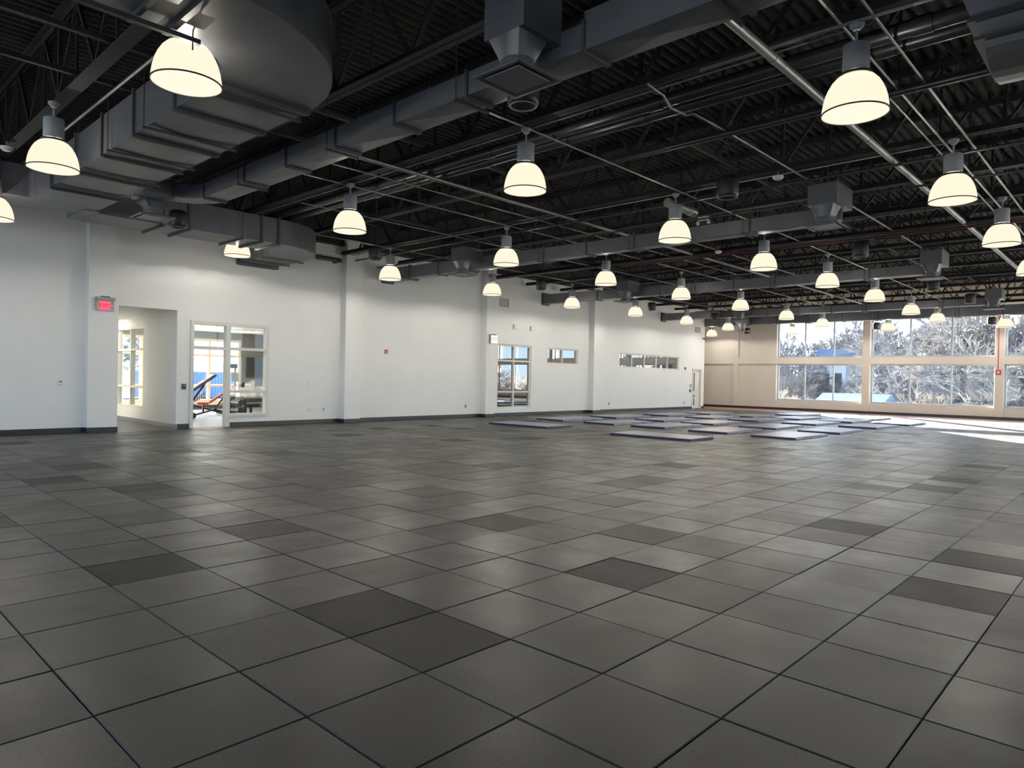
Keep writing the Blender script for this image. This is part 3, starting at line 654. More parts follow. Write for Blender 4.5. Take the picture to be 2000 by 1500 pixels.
# ------------------------------------------------------------------ pendant lamps
def make_lamp():
    o = thing('pendant_lamp', (0, 0, 0), '', 'lamp')
    b = MB(); prof = [(.292, 0), (.289, .05), (.279, .115), (.262, .18), (.239, .235), (.209, .287), (.172, .328), (.130, .355), (.06, .3555), (.001, .3555)]
    b.lathe(prof, n=40); b.build('dome_shade', m_dome, o, smooth=True)
    b = MB(); b.lathe([(.289, .004), (.24, -.006), (.16, -.013), (.08, -.017), (.001, -.018)], n=40); b.build('lens', m_lens, o, smooth=True)
    b = MB(); b.lathe([(.290, -.006), (.297, -.005), (.298, .006), (.290, .008)], n=40); b.build('rim_band', m_band, o, smooth=True)
    b = MB(); b.lathe([(.10, .356), (.142, .356), (.146, .344), (.152, .35), (.150, .37), (.115, .374)], n=32); b.build('collar', m_band, o)
    b = MB(); b.lathe([(.02, .386), (.114, .386), (.118, .392), (.118, .63), (.112, .643), (.02, .646)], n=32); b.build('housing', m_house, o, smooth=True, sharp=40)
    for a in (.4, 2.5, 4.6):
        b = MB(); b.tube([(.104*math.cos(a), .104*math.sin(a), .366), (.104*math.cos(a), .104*math.sin(a), .393)], .008, 6); b.build('bracket', m_cond, o)
    b = MB(); b.tube([(0, 0, .645), (0, 0, .83)], .0125, 8); b.build('stem', m_house, o, smooth=True)
    b = MB(); b.tube([(0, 0, .857), (0, 0, 2.16)], .005, 6); b.build('hanger_rod', m_steel, o)
    b = MB(); b.lathe([(.013, .785), (.035, .79), (.066, .83), (.07, .845), (.066, .855), (.01, .858)], n=20); b.build('canopy', m_house, o, smooth=True, sharp=40)
    l = bpy.data.lights.new('lamp_bulb', 'SPOT'); l.energy = LAMP_POWER; l.spot_size = math.radians(180); l.spot_blend = .22; l.shadow_soft_size = 0.0; l.color = (1.0, .94, .84)
    lo = bpy.data.objects.new('lamp_bulb', l); COL.objects.link(lo); lo.parent = o; lo.location = (0, 0, -.03)
    l = bpy.data.lights.new('lamp_side_glow', 'POINT'); l.energy = LAMP_POWER*.75; l.shadow_soft_size = 0.0; l.color = (1.0, .94, .84)      # the part of the lamp's light that passes through the dome
    lo = bpy.data.objects.new('lamp_side_glow', l); COL.objects.link(lo); lo.parent = o; lo.location = (0, 0, .14)
    return o
LROWS = [[(1.50, 9.56, 3.85), (1.53, 6.09, 4), (1.6, 2.04, 4)],
         [(6.50, 11.50, 4.16), (6.15, 6.32, 4), (6.14, 2.06, 4), (6.10, -2.20, 4)],
         [(10.38, 10.78, 4), (10.48, 6.56, 4), (10.37, 2.18, 4), (10.28, -2.21, 4)],
         [(14.39, 10.90, 4), (14.49, 6.65, 4), (14.44, 2.25, 4), (14.23, -2.23, 4)],
         [(18.79, 11.20, 4), (18.53, 6.65, 4), (18.15, 2.11, 4), (18.6, -2.2, 4)],
         [(22.66, 11.02, 4), (22.55, 6.56, 4), (22.2, 2.08, 4)],
         [(27.22, 11.27, 4), (27.08, 6.71, 4), (27.19, 2.25, 4)],
         [(31.54, 11.37, 4), (31.36, 6.78, 4), (31.07, 2.21, 4)],
         [(34.1, 13.55, 3.9), (33.9, 9.10, 3.9), (33.75, 4.70, 3.9), (33.7, .32, 3.9)]]
lamp0 = make_lamp(); first = True
for r, row in enumerate(LROWS):
    for k, (x, y, z) in enumerate(row):
        c = lamp0 if first else copy_tree(lamp0); first = False
        c.location = (x, y, z)
        c['label'] = f'lit pendant lamp in the {ORD[r]} row from the camera, {ORD[k]} from the left wall'
        c['group'] = 'bell-shaped pendant lamps in rows'

# ------------------------------------------------------------------ hanging speakers
def make_speaker():
    o = thing('pendant_speaker', (0, 0, 0), '', 'speaker')
    b = MB(); b.lathe([(.150, .0), (.166, .012), (.176, .06), (.178, .30), (.168, .35), (.13, .385), (.03, .40), (.001, .402)], n=32); b.build('body', m_spk, o, smooth=True, sharp=45)
    b = MB(); b.lathe([(.150, .0), (.152, -.008), (.142, -.01), (.132, .005)], n=32); b.build('trim_ring', m_grey, o, smooth=True)
    b = MB(); b.lathe([(.132, .006), (.06, .03), (.001, .035)], n=24); b.build('cone', m_cone, o, smooth=True)
    b = MB(); b.tube([(0, 0, .40), (0, 0, 1.98)], .004, 6); b.build('cable', m_band, o)
    return o
SP = [(4.30, .43, 4.2), (4.30, 9.25, 4.15), (8.89, .44, 4.2), (8.94, 9.44, 4.2), (15.23, .44, 4.2), (15.5, 9.84, 4.2), (22.06, .48, 4.2), (22.78, 10.34, 4.2), (26.22, .28, 4.2), (27.98, 10.31, 4.2), (34.4, 11.65, 4.0), (34.0, 5.25, 4.0), (33.2, .70, 4.0)]
SPL = ['black cylinder speaker hung under the nearest duct beside its square diffuser', 'black cylinder speaker beside the diffuser at the wall end of the main duct', 'black cylinder speaker hung in the open between two lamp rows, nearest in clear view',
       'black cylinder speaker beside the second column on the left wall', 'black cylinder speaker beyond the nearer square diffuser, right of centre', 'black cylinder speaker above the tall six-pane window',
       'black cylinder speaker under the second right-hand diffuser', 'black cylinder speaker before the strip window on the left wall', 'black cylinder speaker near the far right diffuser', 'black cylinder speaker by the far end of the left wall',
       'small black speaker in front of the blank tan far wall', 'small black speaker against the second far window, overlapping a lamp', 'small black speaker against the far pilaster with the red pipe']
sp0 = make_speaker()
for i, (p, lb) in enumerate(zip(SP, SPL)):
    c = sp0 if i == 0 else copy_tree(sp0); c.location = p; c['label'] = lb; c['group'] = 'black hanging cylinder speakers'
    if i < 2: c.scale = (.92, .92, .8)
    tx = min(JX, key=lambda q: abs(q-p[0])); h = (5.02-p[2])/c.scale[2]
    b = MB(); xa, xb = sorted((0, (tx-p[0])/c.scale[0])); b.box(xa-.03, -.02, h-.02, xb+.03, .02, h+.012); 
    me = bpy.data.meshes.new('support_bar'); me.from_pydata(b.v, [], b.f); me.materials.append(m_hanger)
    sb = bpy.data.objects.new('support_bar', me); COL.objects.link(sb); sb.parent = c

# ------------------------------------------------------------------ folding mats
def make_mat():
    L, W, H = 2.26, 1.17, .055
    o = thing('folding_mat', (0, 0, .013), '', 'mat')
    z0 = .013
    for k in range(4):
        x0 = k*L/4; b = MB(); b.cbox((x0+L/8, W/2, z0+H-.008), (L/4-.006, W-.01, .016), .006); b.build('top_panel', m_mat_top, o)
    for k in range(4):
        b = MB(); x0 = k*L/4; b.box(x0+.006, .002, z0, x0+L/4-.006, W-.002, z0+H-.014); b.build('foam_panel', m_mat_side, o)
    b = MB()
    for k in range(4): b.box(k*L/4+.02, -.001, z0+.008, (k+1)*L/4-.02, .003, z0+H-.02)
    b.build('lit_velcro_strip', m_mat_lit, o)['label'] = 'velcro strips along the side, paled for the window light'
    return o
MATS = [[(16.94, 10.02, 0), (19.99, 10.0, -1), (23.17, 9.72, 0), (26.10, 9.44, 0)],
        [(13.95, 8.21, 'T'), (16.86, 7.94, 0), (19.87, 7.97, 0), (23.05, 7.76, 0), (25.82, 7.45, 0)],
        [(16.89, 6.17, 0), (19.82, 6.13, 1), (23.01, 6.03, -2), (25.89, 5.65, -1), (29.03, 6.72, 0)],
        [(13.79, 3.65, 'T'), (16.67, 4.12, 0), (19.68, 4.03, 0), (22.99, 4.03, -2), (25.79, 3.75, -1), (28.62, 3.77, 0)],
        [(16.45, 2.20, 0), (19.51, 2.14, 1), (23.01, 2.16, -2), (26.03, 1.94, 0)]]
m0 = make_mat(); first = True
for r, row in enumerate(MATS):
    for k, (x, y, a) in enumerate(row):
        c = m0 if first else copy_tree(m0); first = False
        if a == 'T': c.location = (x, y, .013); c.rotation_euler = (0, 0, PI/2+.02); c.location.x += 1.17
        else: c.location = (x, y, .013); c.rotation_euler = (0, 0, math.radians(a))
        c['label'] = f'navy-sided folding gym mat, {ORD[k]} from the camera in the {ORD[r]} row from the left wall'
        c['group'] = 'folding gym mats laid out on the floor'

# ------------------------------------------------------------------ things on the walls
def text(body, size, loc, rot, m, parent, ext=.002, name='lettering'):
    c = bpy.data.curves.new(name, 'FONT'); c.body = body; c.size = size; c.extrude = ext; c.align_x = 'CENTER'; c.align_y = 'CENTER'; c.materials.append(m)
    tmp = bpy.data.objects.new('tmp', c); COL.objects.link(tmp)
    me = bpy.data.meshes.new_from_object(tmp.evaluated_get(bpy.context.evaluated_depsgraph_get())); bpy.data.objects.remove(tmp)
    me.materials.clear(); me.materials.append(m)
    o = bpy.data.objects.new(name, me); COL.objects.link(o); o.parent = parent; o.location = Vector(loc)-parent.location; o.rotation_euler = rot
    return o
# exit signs
y = 13.05
o = thing('exit_sign', (4.17, y-.03, 2.9), 'red lit EXIT sign with an arrow on the nearest column', 'exit sign')
b = MB(); b.box(3.99, y-.09, 2.99, 4.36, y-.0, 3.06); b.build('housing', m_grey, o)
b = MB(); b.box(4.09, y-.05, 3.06, 4.27, y-.0, 3.085); b.build('mount', m_black, o)
b = MB(); b.box(4.0, y-.05, 2.76, 4.35, y-.04, 2.99); b.build('panel', m_exit_glass, o)
b = MB(); b.box(4.05, y-.056, 2.775, 4.275, y-.0505, 2.965); b.build('lit_face', m_exit_red, o)
text('EXIT', .112, (4.163, y-.058, 2.872), (PI/2, 0, 0), m_exit_dim, o)
text('>', .11, (4.308, y-.058, 2.872), (PI/2, 0, 0), m_exit_red, o)
y = 12.95
o = thing('exit_sign', (16.53, y-.03, 2.8), 'white EXIT sign on the column before the tall six-pane window', 'exit sign')
b = MB(); b.box(16.36, y-.07, 2.64, 16.70, y-.01, 2.92); b.build('body', m_exit_white, o)
b = MB(); b.box(16.33, y-.08, 2.62, 16.365, y, 2.95); b.build('side_housing', m_grey, o)
b = MB(); b.box(16.42, y-.06, 2.92, 16.64, y, 2.955); b.build('mount', m_black, o)
text('EXIT', .15, (16.53, y-.072, 2.78), (PI/2, 0, 0), m_exit_let, o)
def plate(name, x, z, wd, h, m, label, cat, inner=None, d=.02, yy=YW):
    o = thing(name, (x, yy, z-h/2), label, cat)
    b = MB(); b.cbox((x, yy-d/2, z), (wd, d, h), min(.006, d*.3)); b.build('plate', m, o)
    if inner:
        for (dx, dz, w2, h2, mm) in inner:
            b = MB(); b.box(x+dx-w2/2, yy-d-.003, z+dz-h2/2, x+dx+w2/2, yy-d+.002, z+dz+h2/2); b.build('insert', mm, o)
    return o
plate('thermostat', 3.375, 1.12, .10, .12, m_white, 'white thermostat with a dark display left of the nearest column', 'thermostat', [(0, .025, .055, .022, m_black), (0, -.03, .05, .012, m_grey)], .025)
plate('card_reader', 6.005, 1.05, .10, .135, m_black, 'black card reader between the corridor and the glass doorway', 'card reader', [(0, .03, .05, .03, m_grey)], .03)
plate('wall_plate', 9.445, 1.16, .075, .12, m_white, 'white blank wall plate above the outlets left of the second column', 'wall plate', [(0, 0, .02, .045, m_cream)])
plate('outlet', 9.50, .42, .17, .11, m_white, 'white double outlet low on the wall left of the second column', 'outlet', [(-.04, 0, .035, .06, m_cream), (.04, 0, .035, .06, m_cream)])
plate('outlet', 9.93, .41, .075, .12, m_white, 'small outlet right of the double outlet', 'outlet', [(0, .025, .03, .03, m_black), (0, -.025, .03, .03, m_black)])
plate('outlet', 15.53, .40, .07, .12, m_grey, 'small grey outlet left of the third column', 'outlet', [(0, .02, .03, .03, m_black)])
plate('outlet', 24.11, .37, .075, .12, m_grey, 'small outlet below the strip window', 'outlet', [(0, .02, .03, .03, m_black)])
plate('outlet', 30.68, .32, .07, .12, m_grey, 'small outlet left of the far door', 'outlet', [(0, .02, .03, .03, m_black)])
plate('fire_alarm', 12.11, 2.16, .12, .12, m_alarm, 'small red fire alarm strobe on the wall between the second and third columns', 'alarm', [(.01, -.015, .05, .05, m_white)], .04)
plate('alarm_strobe', 30.71, 2.07, .11, .12, m_black, 'small dark strobe right of the strip window', 'alarm', [(0, 0, .04, .04, m_white)], .04)
plate('door_sign', 31.33, 1.19, .20, .18, m_grey, 'small grey sign beside the far door', 'sign', [(0, .035, .13, .03, m_white), (-.03, -.02, .07, .03, m_white)])
plate('card_reader', 31.26, .94, .13, .16, m_black, 'dark card reader below the sign beside the far door', 'card reader', [(0, .02, .05, .04, m_grey)], .03)
for i, x in enumerate((17.98, 18.92)):
    o = plate('junction_box', x, 3.325, .21, .17, m_cream, f'square cream box high above the tall six-pane window, {("left", "right")[i]} one', 'box', [(.01, 0, .11, .10, m_white)], .07)
for (x, z, wd, h, wh) in ((17.37, 4.175, .48, .30, 'beside the third column'), (31.93, 4.10, .55, .28, 'above the far door')):
    o = thing('wall_grille', (x, YW, z-h/2), f'pale slatted air grille high on the left wall {wh}', 'vent')
    b = MB(); b.box(x-wd/2, YW-.02, z-h/2, x-wd/2+.025, YW, z+h/2); b.box(x+wd/2-.025, YW-.02, z-h/2, x+wd/2, YW, z+h/2); b.box(x-wd/2+.025, YW-.02, z-h/2, x+wd/2-.025, YW, z-h/2+.025); b.box(x-wd/2+.025, YW-.02, z+h/2-.025, x+wd/2-.025, YW, z+h/2); b.build('frame', m_grey, o)
    b = MB(); b.box(x-wd/2+.025, YW-.004, z-h/2+.025, x+wd/2-.025, YW, z+h/2-.025); b.build('backing', m_grey, o)
    for k in range(9):
        zz = z-h/2+.035+k*(h-.06)/9; b = MB(); b.face([(x-wd/2+.025, YW-.018, zz), (x+wd/2-.025, YW-.018, zz), (x+wd/2-.025, YW-.006, zz+.018), (x-wd/2+.025, YW-.006, zz+.018)]); b.build('slat', m_cream, o)
o = thing('security_camera', (32.45, YW-.05, 3.66), 'small dark camera on the wall high above the far door', 'camera')
b = MB(); b.box(32.38, YW-.02, 3.64, 32.46, YW, 3.72); b.build('bracket', m_white, o)
b = MB(); b.tube([(32.50, YW-.02, 3.68), (32.54, YW-.13, 3.66)], .035, 12); b.build('body', m_black, o)
for i, (x, z) in enumerate(((13.45, 2.55), (13.64, 2.54), (13.84, 2.52), (13.83, 3.09))):
    b = MB(); b.lathe([(.012, 0), (.010, .006), (.001, .008)], n=10); mm = b.build('wall_anchor', m_grey, loc=(0, 0, 0)); mm.location = (x, YW-.001, z); mm.rotation_euler = (PI/2, 0, 0)
    tag(mm, f'tiny wall anchor on the bare wall, {("left of the line of three", "middle of the line of three", "right of the line of three", "alone above the line of three")[i]}', 'anchor', 'wall anchors')
# red pull station with its conduit on the far pilaster
o = thing('fire_bell', (XF, .73, 2.0), 'red alarm with a red vertical conduit on the far pilaster', 'alarm')
b = MB(); b.tube([(XF-.015, .75, 2.17), (XF-.015, .75, 5.9)], .014, 8); b.build('conduit', m_alarm, o, smooth=True)
b = MB(); b.cbox((XF-.03, .73, 2.07), (.06, .20, .2), .012); b.build('box', m_alarm, o)
b = MB(); b.tube([(XF-.06, .73, 2.07), (XF-.075, .73, 2.07)], .05, 14); b.build('lens', m_white, o)
# small ceiling devices
for i, (x, y, z, lb) in enumerate(((10.38, .29, 4.80, 'beyond the nearest clear speaker'), (15.9, 4.1, 4.80, 'beside the maroon sprinkler pipe'), (1.50, 8.6, 4.78, 'above the left lamp'))):
    o = thing('smoke_detector', (x, y, z), f'small white smoke detector under the trusses {lb}', 'detector')
    b = MB(); b.lathe([(.001, -.03), (.05, -.03), (.085, 0), (.09, .03), (.001, .035)], (x, y, z), n=20); b.build('body', m_white, o, smooth=True, sharp=40)
    b = MB(); b.tube([(x, y, z+.03), (x, y, z+.12)], .01, 6); b.build('stem', m_grey, o)
o = thing('emergency_light', (12.4, 2.6, 4.72), 'white twin-head emergency light behind a lamp in the third row', 'light')
b = MB(); b.box(12.32, 2.56, 4.80, 12.40, 2.78, 4.87); b.build('body', m_white, o)
for y in (2.55, 2.8):
    b = MB(); b.lathe([(.001, -.02), (.035, -.01), (.04, .03), (.015, .06)], (12.36, y, 4.73), 14); b.build('head', m_white, o, smooth=True)

# ------------------------------------------------------------------ fitness room things
m_pad_red = mat('red_pad', (.55, .085, .055), .45); m_pad_gr = mat('grey_pad', (.30, .27, .28), .5); m_frame_k = mat('black_frame', (.02, .02, .022), .4)
def bench(loc, rz, pad, label, sc=1.0):
    o = thing('incline_bench', (0, 0, 0), label, 'bench', 'incline benches')
    d = Vector((math.cos(.62), 0, math.sin(.62)))
    p = Vector((.0, 0, .50)); q = p+d*.98; nrm = Vector((-d.z, 0, d.x))
    def slab(mb, a, b_, w, t0, t1):
        rg = lambda c: [c+nrm*t0+Vector((0, -w/2, 0)), c+nrm*t0+Vector((0, w/2, 0)), c+nrm*t1+Vector((0, w/2, 0)), c+nrm*t1+Vector((0, -w/2, 0))]
        mb.loft([rg(a), rg(b_)])
    b = MB(); slab(b, p, q, .30, 0, .055); b.build('backrest', pad, o)
    b = MB(); slab(b, p+d*.04, q-d*.28, .27, .056, .075); b.build('back_cover', m_pad_gr, o)
    b = MB(); slab(b, q-d*.25, q-d*.03, .27, .056, .075); b.build('head_cover', m_pad_gr, o)
    b = MB(); b.cbox((-.22, 0, .50), (.36, .30, .08), .02); b.build('seat', pad, o)
    b = MB(); b.tube([(-.52, 0, .10), (.15, 0, .30), (.95, 0, .07)], .03, 8); b.build('main_beam', m_frame_k, o)
    b = MB(); b.tube([(.15, 0, .30), (.52, 0, .84)], .025, 8); b.build('support_post', m_frame_k, o)
    b = MB(); b.tube([(-.2, 0, .20), (-.2, 0, .46)], .03, 8); b.build('seat_post', m_frame_k, o)
    for x in (-.52, .95):
        b = MB(); b.tube([(x, -.30, .045), (x, .30, .045)], .03, 8); b.build('foot_bar', m_frame_k, o)
    for yy in (-.2, .2):
        b = MB(); b.tube([(-.52, yy-.03, .11), (-.52, yy+.03, .11)], .10, 16); b.build('wheel', m_frame_k, o)
    b = MB()
    for k in range(6): b.box(.20+.055*k, -.03, .33+.03*k, .235+.055*k, .03, .40+.05*k)
    b.build('adjust_ladder', m_cond, o)
    o.location = loc; o.rotation_euler = (0, 0, rz); o.scale = (sc, sc, sc)
    return o
bench((8.10, 16.6, .011), -.30, m_pad_red, 'red padded incline bench with grey covers, standing inside the open doorway', .92)
bench((8.05, 18.4, .011), -.1, mat('plum_pad', (.10, .075, .10), .45), 'dark incline bench behind the red one', 1.2)
# television
o = thing('television', (12.6, GY-.06, 1.24), 'large dark television on the charcoal wall of the fitness room', 'television')
b = MB(); b.box(11.95, GY-.09, 1.24, 13.6, GY-.03, 2.04); b.build('casing', m_black, o)
b = MB(); b.box(11.98, GY-.094, 1.27, 13.57, GY-.0905, 2.01); b.build('screen', mat('tv_screen', (.02, .022, .022), .12), o)
b = MB(); b.box(12.5, GY-.03, 1.5, 13.0, GY-.001, 1.8); b.build('wall_bracket', m_black, o)
# weight machine with oval back pad
mx, my = 9.15, 16.35
o = thing('weight_machine', (mx, my, .011), 'black weight machine with a round back pad behind the sidelight', 'exercise machine')
b = MB(); rg = []
for yy, s in ((my-.03, .92), (my-.01, 1.0), (my+.04, 1.0), (my+.06, .9)): rg.append([(mx+(.28)*s*math.cos(2*PI*i/28), yy, .94+.22*s*math.sin(2*PI*i/28)) for i in range(28)])
b.loft(rg); b.build('back_pad', m_frame_k, o, smooth=True, sharp=40)
b = MB(); b.box(mx-.10, my-.038, 1.02, mx+.10, my-.028, 1.06); b.build('label_plate', m_cream, o)
b = MB(); b.tube([(mx, my+.1, .06), (mx, my+.1, .92)], .04, 8); b.build('upright', m_cond, o)
b = MB(); b.cbox((mx, my-.25, .42), (.42, .45, .10), .025); b.build('seat', m_frame_k, o)
b = MB(); b.tube([(mx, my-.25, .05), (mx, my-.25, .38)], .045, 8); b.build('seat_post', m_frame_k, o)
for s in (-1, 1):
    b = MB(); b.tube([(mx+s*.05, my+.05, .62), (mx+s*.42, my-.1, .66), (mx+s*.52, my-.5, .62)], .022, 8); b.build('arm', m_cond, o)
    b = MB(); b.tube([(mx+s*.52, my-.5, .62), (mx+s*.52, my-.66, .60)], .03, 8); b.build('grip', m_frame_k, o)
b = MB(); b.box(mx-.45, my-.6, .012, mx+.45, my-.52, .07); b.box(mx-.04, my-.52, .012, mx+.04, my+.6, .07); b.box(mx-.45, my+.6, .012, mx+.45, my+.68, .07); b.build('base_frame', m_frame_k, o)
WX, WY = -.02, -.55
o = thing('weight_stack', (8.62+WX, 16.9+WY, .011), 'tall dark weight stack tower at the left edge of the sidelight', 'exercise machine')
b = MB(); b.box(8.46+WX, 16.8+WY, .012, 8.80+WX, 17.05+WY, .12); b.build('base', m_frame_k, o)
for k in range(9):
    b = MB(); b.box(8.50+WX, 16.83+WY, .125+.07*k, 8.76+WX, 17.02+WY, .19+.07*k); b.build('plate', m_frame_k, o)
for x in (8.47, 8.78):
    b = MB(); b.box(x-.02+WX, 16.9+WY, .12, x+.02+WX, 16.95+WY, 1.60); b.build('guide_post', m_frame_k, o)
b = MB(); b.box(8.44+WX, 16.85+WY, 1.55, 8.82+WX, 17.0+WY, 1.68); b.build('head', m_frame_k, o)
LX, LY = -2.9, -4.9
o = thing('leg_machine', (11.9+LX, 20.6+LY, .011), 'low black machine with rollers on the right of the sidelight', 'exercise machine')
b = MB(); b.cbox((12.0+LX, 20.6+LY, .60), (.95, .40, .11), .03); b.build('bench_pad', m_frame_k, o)
b = MB(); b.box(11.62+LX, 20.56+LY, .012, 11.70+LX, 20.64+LY, .55); b.box(12.32+LX, 20.56+LY, .012, 12.40+LX, 20.64+LY, .55); b.box(11.45+LX, 20.56+LY, .012, 12.5+LX, 20.64+LY, .08); b.build('frame', m_frame_k, o)
for z in (.30, .52):
    b = MB(); b.tube([(11.42+LX, 20.35+LY, z), (11.42+LX, 20.85+LY, z)], .085, 16); b.build('roller', m_frame_k, o)
b = MB(); b.tube([(11.42+LX, 20.6+LY, .25), (11.38+LX, 20.6+LY, .62), (11.62+LX, 20.6+LY, .70)], .025, 8); b.build('lever', m_cond, o)

# ------------------------------------------------------------------ outdoors
GZ = -3.4
m_ground = mat('winter_ground', (.30, .29, .26), .9, noise=(.12, .35), bump=(.8, .5))
b = MB(); N = 24
for i in range(N):
    for j in range(N):
        pass
ring = [(36.2, 0), (44, -1.6), (54, GZ), (66, GZ), (84, -1.4), (104, .6), (320, 1.5)]
b.face([(XB-60, -120, -4.0), (36.0, -120, -4.0), (36.0, 160, -4.0), (XB-60, 160, -4.0)])
for k in range(len(ring)-1):
    (xa, za), (xb, zb) = ring[k], ring[k+1]
    for yy in range(-120, 220, 20): b.face([(xa, yy, za-.35), (xb, yy, zb-.35), (xb, yy+20, zb-.35), (xa, yy+20, za-.35)])
b.face([(XB-120, -120, -.6), (36.2, -120, -.35), (36.2, YR-.4, -.35), (XB-120, YR-.4, -.35)])
b.face([(XB-120, YR-.4, -.4), (XB-.4, YR-.4, -.35), (XB-.4, 160, -.35), (XB-120, 160, -.4)])
b.face([(XB-.4, GY+.3, -.35), (36.2, GY+.3, -.35), (36.2, 160, -.4), (XB-.4, 160, -.4)])
struct('ground', b, m_ground, 'winter ground outside falling away from the building')
m_bark = mat('bare_bark', (.20, .20, .215), .85, noise=(3, .3)); m_bark2 = mat('brown_twigs', (.27, .25, .24), .85, noise=(3, .3))
def grow(mb, p, d, ln, r, lvl, rnd, spread, rmin=.019):
    steps = 2 if lvl > 2 else 1
    q = p
    for s in range(steps):
        d = (d+Vector((rnd.gauss(0, .10), rnd.gauss(0, .10), rnd.gauss(.03, .08)))).normalized()
        q2 = q+d*ln/steps
        mb.tube([q, q2], r*(1-.25*s/steps), 4 if lvl > 2 else 3, r*(1-.25*(s+1)/steps)*.9, cap=False); q = q2
    if lvl == 0: return
    for k in range(rnd.choice((2, 3, 3)) if lvl > 1 else rnd.choice((4, 5, 6))):
        ax = Vector((rnd.gauss(0, 1), rnd.gauss(0, 1), rnd.gauss(0, .6))); ax = (ax-d*ax.dot(d)).normalized()
        nd = (d+ax*rnd.uniform(.35, spread)).normalized()
        grow(mb, p+(q-p)*rnd.uniform(.55, 1.0), nd, ln*rnd.uniform(.62, .86), max(rmin, r*rnd.uniform(.5, .68)), lvl-1, rnd, spread, rmin)
def tree_mesh(seed, h, lvl, spread, m):
    rnd = random.Random(seed); mb = MB()
    grow(mb, Vector((0, 0, 0)), Vector((0, 0, 1)), h*.26, h*.017, lvl, rnd, spread, .030)
    me = bpy.data.meshes.new('tree'); me.from_pydata(mb.v, [], mb.f); me.materials.append(m); return me
def bush_mesh(seed, h, m, stems=16):
    rnd = random.Random(seed); mb = MB()
    for k in range(stems):
        a = rnd.uniform(0, 2*PI); rr = rnd.uniform(0, .35)
        grow(mb, Vector((rr*math.cos(a), rr*math.sin(a), 0)), Vector((rnd.gauss(0, .38), rnd.gauss(0, .38), 1)).normalized(), h*rnd.uniform(.3, .45), .022, 4, rnd, .85)
    me = bpy.data.meshes.new('bush'); me.from_pydata(mb.v, [], mb.f); me.materials.append(m); return me
TM = [tree_mesh(11, 10, 7, .8, m_bark), tree_mesh(23, 9, 7, .95, m_bark), tree_mesh(37, 11, 7, .7, m_bark)]
BM = [bush_mesh(5, 3.4, m_bark2), bush_mesh(8, 3.0, m_bark), bush_mesh(15, 3.8, m_bark2, 22)]
def spot(px, dist):                                  # ground point seen through the far windows at picture column px, at a distance
    d = fw*fpx+rt2*(px-1000); d = Vector((d.x, d.y, 0)).normalized(); return CAM+d*dist
def gz(x): 
    for k in range(len(ring)-1):
        if ring[k][0] <= x <= ring[k+1][0]:
            t_ = (x-ring[k][0])/(ring[k+1][0]-ring[k][0]); return ring[k][1]+(ring[k+1][1]-ring[k][1])*t_-.36
    return GZ-.4
rnd = random.Random(3)
ORDX = ORD+['nineteenth', 'twentieth', 'twenty-first', 'twenty-second']
for i, (px, dist, k, sc) in enumerate(((1528, 84, 2, .9), (1545, 78, 0, 1.05), (1566, 90, 1, 1.15), (1590, 94, 1, .95), (1612, 103, 0, 1.05), (1625, 100, 2, .9), (1648, 104, 1, 1.1), (1668, 102, 0, 1.0), (1700, 84, 2, 1.0), (1720, 66, 0, 1.0), (1742, 78, 1, 1.05), (1775, 62, 2, .95), (1800, 80, 0, 1.1), (1832, 58, 1, 1.05), (1868, 64, 2, 1.05), (1893, 52, 0, 1.1), (1920, 60, 1, 1.25), (1945, 54, 2, 1.15), (1978, 50, 1, 1.15), (2030, 55, 0, 1.2), (2110, 60, 2, 1.1))):
    p = spot(px, dist); o = bpy.data.objects.new('bare_tree', TM[k]); COL.objects.link(o); o.location = (p.x, p.y, gz(p.x)); o.rotation_euler = (0, 0, rnd.uniform(0, 6)); sc *= 1.18; o.scale = (sc, sc, sc)
    tag(o, f'leafless winter tree outside the far windows, {ORDX[i]} from the left', 'tree', 'leafless trees beyond the far windows')
th = MB()
for i in range(64):
    px = 1495+i*9.4+rnd.uniform(-5, 5); dist = rnd.uniform(68, 98); k = rnd.randrange(3); sc = rnd.uniform(1.0, 1.5)
    if 1595 < px < 1700: dist = rnd.uniform(66, 84); sc *= .85
    p = spot(px, dist); g = gz(p.x); ca, sa = math.cos(i*1.7)*sc, math.sin(i*1.7)*sc; n0 = len(th.v)
    th.v.extend([(p.x+ca*v.co.x-sa*v.co.y, p.y+sa*v.co.x+ca*v.co.y, g+sc*v.co.z) for v in BM[k].vertices])
    th.f.extend([[n0+q for q in f.vertices] for f in BM[k].polygons])
for i in range(26):
    x = rnd.uniform(58, 95); yy = -12-i*3.0+rnd.uniform(-2, 2); k = rnd.randrange(3); sc = rnd.uniform(1.2, 1.7); g = gz(x)
    ca, sa = math.cos(i*1.7)*sc, math.sin(i*1.7)*sc; n0 = len(th.v)
    th.v.extend([(x+ca*v.co.x-sa*v.co.y, yy+sa*v.co.x+ca*v.co.y, g+sc*v.co.z) for v in BM[k].vertices])
    th.f.extend([[n0+q for q in f.vertices] for f in BM[k].polygons])
tag(th.build('thicket', m_bark2), 'tangled leafless thicket covering the slope beyond the far windows', None, None, 'stuff')
for i, (px, dist, k, sc) in enumerate(((1512, 50, 0, 1.0), (1545, 55, 2, .9), (1790, 52, 0, 1.0), (1815, 50, 2, .95))):
    p = spot(px, dist); o = bpy.data.objects.new('bare_bush', BM[k]); COL.objects.link(o); o.location = (p.x, p.y, gz(p.x)); o.scale = (sc, sc, sc)
    tag(o, f'leafless bush close outside the far windows, {ORD[i]} from the left', 'bush', 'leafless bushes close outside')
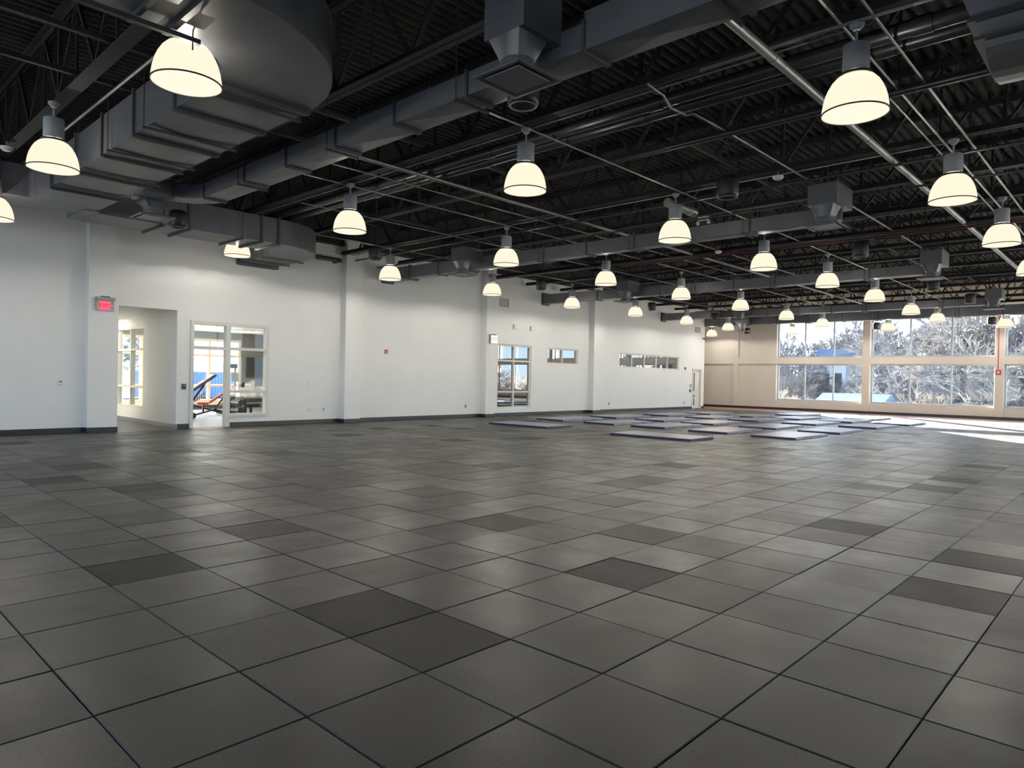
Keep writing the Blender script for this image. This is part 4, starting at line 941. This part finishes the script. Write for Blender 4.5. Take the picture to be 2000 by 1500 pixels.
m_roof_b = mat('blue_grey_roof', (.36, .52, .78), .5, noise=(1.2, .1)); m_roof_d = mat('slate_roof', (.16, .19, .24), .6, noise=(1, .15)); m_side = mat('pale_siding', (.62, .64, .66), .6); m_win = mat('house_window', (.05, .07, .09), .2)
def house(px, dist, wd, dp, hw, hr, m_r, label, hip=False, zoff=0, chimney=False):
    p = spot(px, dist); g = gz(p.x)+zoff; o = thing('house', (0, 0, 0), label, 'house', 'houses beyond the far windows')
    b = MB(); b.box(-dp/2, -wd/2, 0, dp/2, wd/2, hw); b.build('wall', m_side, o)
    b = MB(); e = .35
    if hip: R = [(-.01, -wd*.22, hw+hr), (.01, wd*.22, hw+hr)]
    else: R = [(0, -wd/2-e, hw+hr), (0, wd/2+e, hw+hr)]
    c = [(-dp/2-e, -wd/2-e, hw-.1), (dp/2+e, -wd/2-e, hw-.1), (dp/2+e, wd/2+e, hw-.1), (-dp/2-e, wd/2+e, hw-.1)]
    b.face([c[0], R[0], R[1], c[3]]); b.face([c[1], c[2], R[1], R[0]]); b.face([c[0], c[1], R[0]]); b.face([c[2], c[3], R[1]]); b.face(c)
    b.build('roof', m_r, o)
    for yy in (-wd*.28, wd*.05, wd*.3):
        b = MB(); b.box(-dp/2-.03, yy-.45, hw*.45, -dp/2, yy+.45, hw*.8); b.build('window', m_win, o)
    if chimney:
        b = MB(); b.box(-.3, -wd*.1, hw+hr-.3, .3, -wd*.1+.6, hw+hr+.7); b.build('chimney', m_side, o)
    o.location = (p.x, p.y, g); return o
house(1630, 86, 3.9, 5, 5.9, 1.6, m_roof_d, 'dark roofed house behind the trees in the first upper window')
o = house(1672, 88, 4, 2.2, 6.1, 1.3, m_roof_d, 'white gabled house end at the right of the first upper window'); o.rotation_euler = (0, 0, PI/2)
house(1672, 52, 3.6, 4, 2.95, .70, m_roof_b, 'small shed with a pale blue roof low in the first lower window')
house(1733, 60, 3.6, 5, 2.65, 1.6, m_roof_b, 'hipped blue-grey roof low in the second lower window', True)
house(1890, 56, 5.2, 4, 2.5, .9, m_roof_b, 'long low shed with a blue roof at the right of the second lower window')
house(1990, 60, 5, 4, 2.6, 1.2, m_roof_b, 'blue roofed shed in the third lower window')
# outside the fitness room window
o = thing('container', (19, 43, -.4), 'blue cargo container outside the fitness room window', 'container')
m_blue = mat('blue_container', (.13, .28, .55), .5)
b = MB(); b.box(15.0, 41.9, -.3, 21.2, 44.3, 1.40); b.build('body', m_blue, o)
b = MB()
for k in range(30): b.box(15.1+.2*k, 41.86, -.2, 15.19+.2*k, 41.9, 1.3)
b.build('corrugation', m_blue, o)
b = MB(); b.box(14.9, 41.8, 1.40, 21.3, 44.4, 1.48); b.build('roof_rail', m_side, o)
for i, (x, y, k, sc) in enumerate(((12, 64, 0, .8), (19, 66, 1, .8), (26, 72, 2, .8))):
    o = bpy.data.objects.new('bare_tree', TM[k]); COL.objects.link(o); o.location = (x, y, -.4); o.scale = (sc,)*3
    tag(o, f'leafless tree outside the fitness room window, {("left", "middle", "right")[i]} of three', 'tree', 'trees outside the fitness room')
